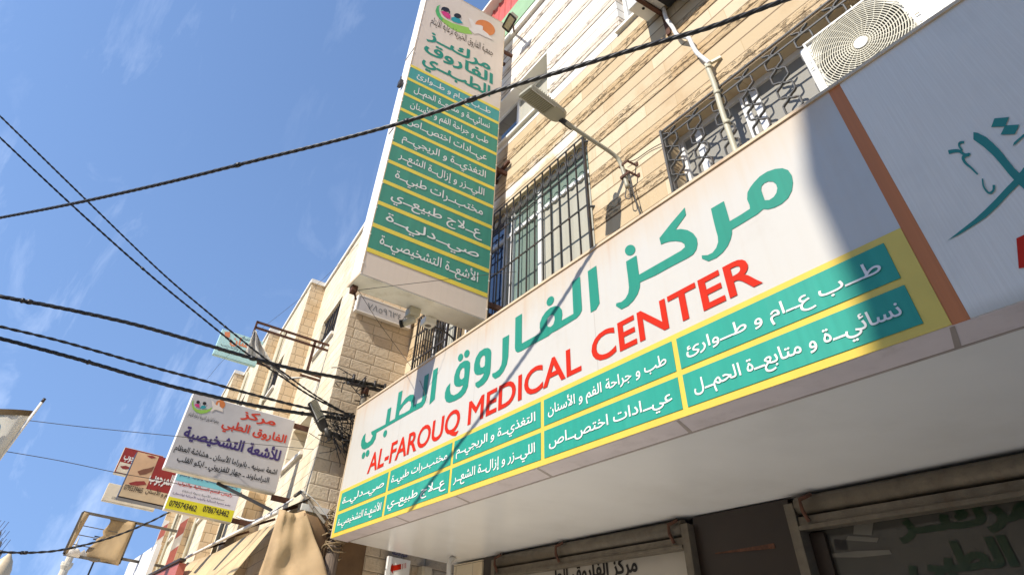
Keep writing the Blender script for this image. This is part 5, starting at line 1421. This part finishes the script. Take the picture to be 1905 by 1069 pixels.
for i, (a, b) in enumerate(left):
    rows.append([vs_(a + (.985 - a) * j / 8 + .0, b + (.0 if b > .02 else -.02 * math.sin(j)), i + j * .8) for j in range(9)])
MB().grid(rows).build('ragged_sheet', M['vinyl'], tb, solid=.006)
rows = [[vs_(.02 + .11 * j / 2 * (1 - .55 * i / 6) , 1 - .99 * i / 6, i * .4 + j) for j in range(3)] for i in range(7)]
MB().grid(rows).build('ragged_sheet', M['vinyl'], tb, solid=.006)
rows = [[vs_(.04 + .36 * j / 8, (.14 + .05 * math.sin(j * 2.3)) * (1 - i / 2) - .03 * i / 2, i + j) for j in range(9)] for i in range(3)]
MB().grid(rows).build('ragged_sheet', M['cloth'], tb, solid=.006)
# ------------------------------------------------------------------ tarpaulin awning at the foot of the stone block
zA_ = W(600, 955, 'x', XL + .02).z
aw = thing('awning', (XL - 3, ycor - .6, 2.4), 'big beige tarpaulin awning along the foot of the stone block', 'awning')
def AY(u, v, y): return W(u, v, 'y', y)
yaw = ycor - .32
e0, e1 = AY(345, 1038, yaw), AY(527, 945, yaw)
zaw = (e0.z + e1.z) / 2
rows = []; ra_ = random.Random(11)
x_l, x_r = e0.x, XL + .04
NS, NT = 90, 12
for i in range(NT + 1):
    t = i / NT; row = []
    for j in range(NS + 1):
        s = j / NS; x = x_r + (x_l - x_r) * s
        z = zaw - .13 - t * 1.9
        y = yaw - .5 * min(t * 2.2, 1) - .10 * math.sin(s * 31 + 1.5 * math.sin(s * 11)) * (t ** .6) - .035 * math.sin(s * 67 + 2) * t
        row.append((x, y, z + .05 * math.sin(s * 9) * (1 - t) * .3))
    rows.append(row)
MB().grid(rows).build('front_sheet', M['tarp'], aw, solid=.006)
MB().tube(smooth_path([(x_r, yaw + .0, zaw), (x_l, yaw + .0, zaw)]), .022, 8).build('edge_pole', M['trim'], aw)
MB().poly([(x_r, yaw + .02, zaw + .015), (x_l, yaw + .02, zaw + .015), (x_l, ycor + .05, zaw + .22), (x_r, ycor + .05, zaw + .22)]).build('gap_shade_flap', M['brownpanel'], aw, solid=.006)  # dark colour stands in for the shaded gap behind the edge pole
for t in (.05, .3, .55, .8):
    x = x_r + (x_l - x_r) * t; MB().bar((x, yaw, zaw + .01), (x, ycor + .1, zaw + .2), .03, .03).build('rib', M['rust'], aw)
# side curtain round the corner
sc_ = thing('side_curtain', (XL + .06, -.1, 2.2), 'brown hanging tarpaulin curtain under the ledge of the stone side wall', 'tarpaulin')
rows = []
for i in range(11):
    t = i / 10; row = []
    for j in range(19):
        s = j / 18
        y = yaw + .30 + (PY + .20 - yaw) * s
        x = XL + .12 + .10 * math.sin(s * 7 + .5) * (.25 + .75 * t) + .03 * math.sin(s * 19) * t 
        row.append((x - .28 * max(0, s - .45) , y, zA_ - .05 - t * 1.7 - .04 * math.sin(s * 3.1)))
    rows.append(row)
MB().grid(rows).build('curtain_sheet', M['tarpdark'], sc_, solid=.006)
cor = thing('corner_curtain', (XL + .1, yaw, 2.2), 'rolled pale tarpaulin fold at the street corner of the stone block', 'tarpaulin')
rows = []
tl, tr2 = W(523, 945, 'x', XL + .10), W(568, 948, 'x', XL + .13); bl, br2 = W(484, 1069, 'x', XL + .24), W(608, 1069, 'x', XL + .30)
for i in range(13):
    t = i / 11; row = []
    for j in range(25):
        s = j / 24; q = tl.lerp(bl, t).lerp(tr2.lerp(br2, t), s)
        q = q + Vector((-.07 * max(0, .16 - s) / .16 + .03 * math.sin(s * 5 + 1 + 2 * t) * (.3 + t) + .008 * math.sin(s * 17 + 5 * t) + .012 * math.sin(t * 11 + s * 6), 0, -.04 * math.sin(math.pi * s)))
        row.append(q)
    rows.append(row)
MB().grid(rows).build('curtain_sheet', M['tarptan'], cor, solid=.006)
st = thing('steel_strut', W(590, 930, 'x', XL + .3), 'thin grey steel strut leaning out below the radiology sign', 'strut')
a, b, c = (W(u, v, 'x', xx) for u, v, xx in ((560, 914, XL - .1), (561, 913, XL + .02), (605, 972, XL + .3)))
MB().bar(W(548, 922, 'x', XL - .25), a, .03, .03).bar(a, c, .028, .028).build('strut_bar', M['galv'], st)
# red arrow sign on the side wall under the canopy
xa_ = XL + .12
ar = thing('arrow_sign', W(730, 1069, 'x', xa_), 'small white wall sign with a red arrow pointing left, under the canopy end', 'sign')
p0, p1 = W(727, 1050, 'x', xa_), W(763, 1050, 'x', xa_)
zt2 = 2.93; 
MB().box(xa_ - .06, xa_, p0.y, p1.y, 2.15, zt2).build('sign_box', M['signside'], ar)
MB().box(xa_ - .055, xa_ + .012, p0.y - .05, p0.y - .002, 2.15, zt2).build('edge_trim', M['alu'], ar)
def AS(u, v): return W(u, v, 'x', xa_)
decal([[AS(723, 1057), AS(731, 1047), AS(731, 1051), AS(746, 1048), AS(746, 1058), AS(731, 1061), AS(731, 1066)], [AS(748, 1048), AS(749, 1048), AS(749, 1057), AS(748, 1058)], [AS(751, 1047), AS(752, 1047), AS(752, 1056), AS(751, 1056)], [AS(754, 1046), AS(755, 1046), AS(755, 1056), AS(754, 1056)]], M['red'], ar, 'arrow', UX)
letter('قسم الأشعة', (xa_, 0, 0), UY, UZ, AS(729, 1030).y, AS(758, 1030).y, AS(745, 1033).z, .045, M['purple'], ar, bold=.01, cond=.7)
# carved post and clutter beside it
po = thing('door_post', (XL + .1, W(800, 1050, 'x', XL + .1).y, 0), 'pale wooden door post under the far end of the canopy', 'post')
pa, pb = W(785, 1040, 'x', XL + .1).y, W(803, 1040, 'x', XL + .1).y
MB().box(XL + .01, XL + .14, pa, pb, 0, 2.9).box(XL + .141, XL + .15, pa + (pb - pa) * .2, pa + (pb - pa) * .3, 0, 2.9).build('post', M['cream'], po)
cv = thing('white_conduit', W(838, 1050, 'y', 1.3), 'short white plastic pipe hanging near the door post under the canopy', 'pipe')
pv = W(838, 1050, 'y', 1.35)
MB().tube(smooth_path([(pv.x, pv.y, 1.9), (pv.x, pv.y, 2.6), (pv.x - .03, pv.y, 2.86), (pv.x - .1, pv.y + .1, 2.93)]), .03, 10).build('pipe', M['hose'], cv)
pn = thing('stone_pier', (XL + .4, 1.5, 0), 'rough tan stone pier between the door post and the clinic shutters', 'pier')
y_a = 1.64
MB().box(W(845, 1050, 'y', y_a).x, SX(901, 1040), y_a, y_a + .4, 0, ZS - .02).build('pier', M['block_x'], pn)

# ------------------------------------------------------------------ cloth banner at the left edge with its ropes
xk = -9.6
def KB(u, v): return W(u, v, 'x', xk)
kb = thing('street_banner', KB(40, 800), 'pale cloth banner on a slanted pole at the left edge of the photo', 'banner')
P_ = [KB(62, 764), KB(2, 846)]
top = KB(78, 748); bot = KB(-40, 905)
MB().tube([top, bot], .018, 10).build('banner_pole', M['trim'], kb)
MB().tube([top + (top - bot).normalized() * .0, top + (top - bot).normalized() * .05], .02, 8).build('pole_tip', M['black'], kb)
rows = []
for i in range(9):
    t = i / 8; a = KB(62, 764).lerp(bot, t * .98); b = KB(-160, 728) + (bot - KB(62, 764)) * t
    rows.append([a.lerp(b, j / 12) + Vector((.03 * math.sin(j * .9 + i * .3), 0, -.05 * math.sin(math.pi * j / 12))) for j in range(13)])
MB().grid(rows).build('cloth', M['bannercloth'], kb, solid=.004)
hem = [[a_ + Vector((.012, 0, .0)) + (b_ - a_).normalized() * .0 for a_, b_ in zip(rows[0], rows[1])], [a_.lerp(b_, .62) + Vector((.012, 0, 0)) for a_, b_ in zip(rows[0], rows[1])]]
MB().grid(hem).build('hem', M['bannerhem'], kb)
mk = KB(0, 800)
decal([[KB(-14, 800) + Vector((0, .075 * math.cos(t), .085 * math.sin(t))) for t in [6.283 * k / 20 for k in range(20)]]], M['bannerblue'], kb, 'round_mark', UX, lift=.06)
def thin(pts, label, r=.004, m='wire', grp='thin guy wires'):
    o = thing('guy_wire', pts[0], label, 'wire', grp)
    MB().tube(smooth_path(pts, 5), r, 5).build('wire_strand', M[m], o)
    return o
xw = xs_ + .15
thin([KB(50, 781), W(160, 794, 'x', xk + .1), W(300, 808, 'x', xw), W(440, 822, 'x', xw), W(660, 842, 'x', XL + .1)], 'upper rope tying the left cloth banner across the radiology sign')
thin([KB(5, 838), W(110, 856, 'x', xk + .05), W(225, 880, 'x', xw), W(300, 893, 'x', xw), W(460, 925, 'x', xw)], 'lower rope tying the left cloth banner towards the radiology sign')
thin([W(385, 705, 'x', -13.0), W(430, 655, 'x', -12.4), W(520, 585, 'x', -11.2), W(600, 520, 'x', -10.3), W(680, 440, 'x', -9.2)], 'faint wire rising across the sky in front of the stone parapet', .003)
aq = pq + Vector((.02, .05, 0))
thin([aq, aq + Vector((.5, .35, -.02)), W(905, 511, 'y', .45), W(960, 505, 'y', .7)], 'taut wire under the projecting sign running to the barred window', .0035)
thin([aq, W(705, 600, 'x', -7.6), W(755, 668, 'x', -7.75), W(782, 710, 'y', -.02), W(792, 745, 'y', -.02)], 'slack wire hanging from the projecting sign down over the fascia title', .0035)
xq_ = XL + .16
thin([W(560, 910, 'x', xq_), W(590, 935, 'x', xq_), W(625, 985, 'x', xq_)], 'pale drooping wire by the brown curtain, ending at the rope-bound pole', .006, 'hose')
thin([W(440, 960, 'y', ycor - .2), W(470, 968, 'y', ycor - .2), W(500, 955, 'y', ycor - .2), W(545, 928, 'y', ycor - .2)], 'thick white lead looping between the maternity sign and the stone block', .012, 'hose')

# ------------------------------------------------------------------ far things at the lower left
mx_ = W(118, 1046, 'x', -62)
mi = thing('minaret', (mx_.x, mx_.y, 0), 'pale stone minaret with a pointed top, far behind the torn billboard', 'minaret')
zt_m = W(150, 998, 'x', -62).z; zb_m = W(125, 1030, 'x', -62).z
h_ = .9
yy = W(124, 1050, 'x', -62).y; zb_m = W(127, 1053, 'x', -62).z; zt_m = W(152, 996, 'x', -62).z; hh_ = zt_m - zb_m
rw = abs(W(139, 1053, 'x', -62).y - W(115, 1053, 'x', -62).y) / 2
prof = [(.7, -99), (.7, -.12), (1.0, 0), (1.0, .05), (.62, .06), (.62, .34), (.72, .36), (.30, .42), (.26, .6), (.02, 1.0)]
MB().tube([(mx_.x, yy, max(0, zb_m + z * hh_)) for r, z in prof], [r * rw for r, z in prof], 12, smooth=False).build('tower', M['minaret'], mi)
MB().tube([(mx_.x, yy, zb_m + .052 * hh_), (mx_.x, yy, zb_m + .12 * hh_)], rw * 1.02, 12, cap=False, smooth=False).build('balcony', M['minaret'], mi)
un = thing('unfinished_building', W(0, 1010, 'x', -70), 'grey unfinished concrete columns with bare rebar at the far left edge', 'building')
c = MB(); rb = MB()
for u, v in ((0, 990), (1, 1008), (3, 1024)):
    p = W(u, v, 'x', -70); q = W(u + 3, v, 'x', -70)
    c.box(p.x - .6, p.x + .6, p.y - 1.4, q.y, 0, p.z)
    for k in range(3):
        rb.bar((p.x, q.y - .1 - .3 * k, p.z), (p.x, q.y + .1 - .3 * k, p.z + .8), .035, .035)
c.build('concrete_column', M['concrete'], un); rb.build('rebar', M['rust'], un)
dm = thing('domed_roof', W(0, 1060, 'x', -55), 'small pale dome at the bottom left corner', 'dome')
dc = W(-2, 1069, 'x', -55)
dr = [(dc.x, dc.y, dc.z - 3 + 0), (dc.x, dc.y, dc.z - .2), (dc.x, dc.y, dc.z + .35), (dc.x, dc.y, dc.z + .75), (dc.x, dc.y, dc.z + .98), (dc.x, dc.y, dc.z + 1.25)]
MB().tube([(dc.x, dc.y, 0)] + dr[1:], [.6, .6, .55, .38, .18, .02], 16).build('dome', M['tan'], dm)
an_ = thing('roof_antenna', W(186, 1010, 'x', -26), 'black roof aerial mast seen through the torn billboard', 'antenna')
a, b = W(175, 1060, 'x', -26), W(203, 962, 'x', -26)
m = MB().tube([(b.x, (a.y + b.y) / 2, 3.0), (b.x, (a.y + b.y) / 2, b.z)], .03, 6)
for t in (.15, .2, .45, .5, .85):
    z = b.z - .3 - t * 1.6; m.bar((b.x, (a.y + b.y) / 2 - .3, z), (b.x, (a.y + b.y) / 2 + .3, z), .03, .03)
m.build('mast', M['black'], an_)
# shop signs standing low beyond the awning
lows = [((262, 1069), (300, 965), 'brickred', 'red and white upright strip on the far end of the stone block'), ((318, 1060), (352, 958), 'brickred', 'second red and white upright strip, left of the grey panel on the block')]
for a, b, mm, lb in lows:
    k = min(range(len(starts)), key=lambda i: abs(starts[i].x - W(*b, 'y', ycor - .06).x))
    xx = starts[k].x + .03
    q0, q1 = W(*a, 'x', xx), W(*b, 'x', xx)
    o = thing('upright_strip', (xx, starts[k].y, q0.z), lb, 'sign', 'upright strips on the block corners')
    z1 = q1.z; z0 = max(.2, z1 - 2.2); y0 = starts[k].y - .02
    MB().box(xx - .02, xx, y0, y0 + .16, z0, z1).build('strip_board', M['white'], o)
    for j in range(4):
        zz = z0 + (z1 - z0) * j / 4
        MB().prism([(xx + .0005, y0 + .01, zz + .05), (xx + .0005, y0 + .15, zz + .2), (xx + .0005, y0 + .15, zz + .50), (xx + .0005, y0 + .01, zz + .36)], (.003, 0, 0)).build('red_patch', M[mm], o)
gp = thing('metal_sheet', AY(365, 980, yaw), 'plain grey metal sheet panel on the stone block below the maternity sign', 'panel')
k = min(range(len(starts)), key=lambda i: abs(starts[i].x - W(385, 960, 'y', ycor).x))
p = starts[k] + BD * .25 - BN * .06
MB().obox(p + BD * .45 + UZ * 2.2, BD * .45, BN * .02, UZ * 1.0).build('sheet', M['galv'], gp)
so = thing('shop_board', W(280, 1060, 'y', ycor - .5), 'red shop board under a dark canopy edge at the bottom of the stone block', 'sign')
p0, p1 = W(285, 1066, 'y', ycor - .6), W(338, 1040, 'y', ycor - .6)
MB().box(p0.x, p1.x, ycor - .62, ycor - .5, p0.z - .9, p1.z - .04).build('board', M['brickred'], so)
MB().box(p0.x - .2, p1.x + .2, ycor - .66, ycor - .56, p1.z - .03, p1.z + .0).build('canopy_edge', M['black'], so)
wb = thing('white_shop_board', W(255, 1060, 'y', ycor - .5), 'white shop board beside the red shop board at the bottom left of the block', 'sign')
p0, p1 = W(232, 1066, 'y', ycor - .6), W(278, 1050, 'y', ycor - .6)
MB().box(p0.x, p1.x - .05, ycor - .60, ycor - .5, p0.z - .9, p0.z + .22).build('board', M['signside'], wb)

# ------------------------------------------------------------------ far side of the street (outside the picture; shades the right of the fascia)
ob = thing('opposite_building', (6, -15, 0), 'plain cream building on the far side of the street, facing the clinic', 'building')
MB().box(1.33, 12, -22, -12, 0, 13.42).build('wall', M['opp'], ob)
MB().box(1.38, 11, -12.9, -12.001, 13.425, 14.45).build('roof_room', M['opp'], ob)
lo_ = thing('low_opposite_building', (-14, -15, 0), 'low cream row of shops on the far side of the street', 'building')
MB().box(-30, 1.0, -20, -12, 0, 5.5).build('wall', M['opp'], lo_)
MB().box(-30, 1.0, -12.3, -12.001, 5.502, 6.0).build('parapet', M['trim'], lo_)
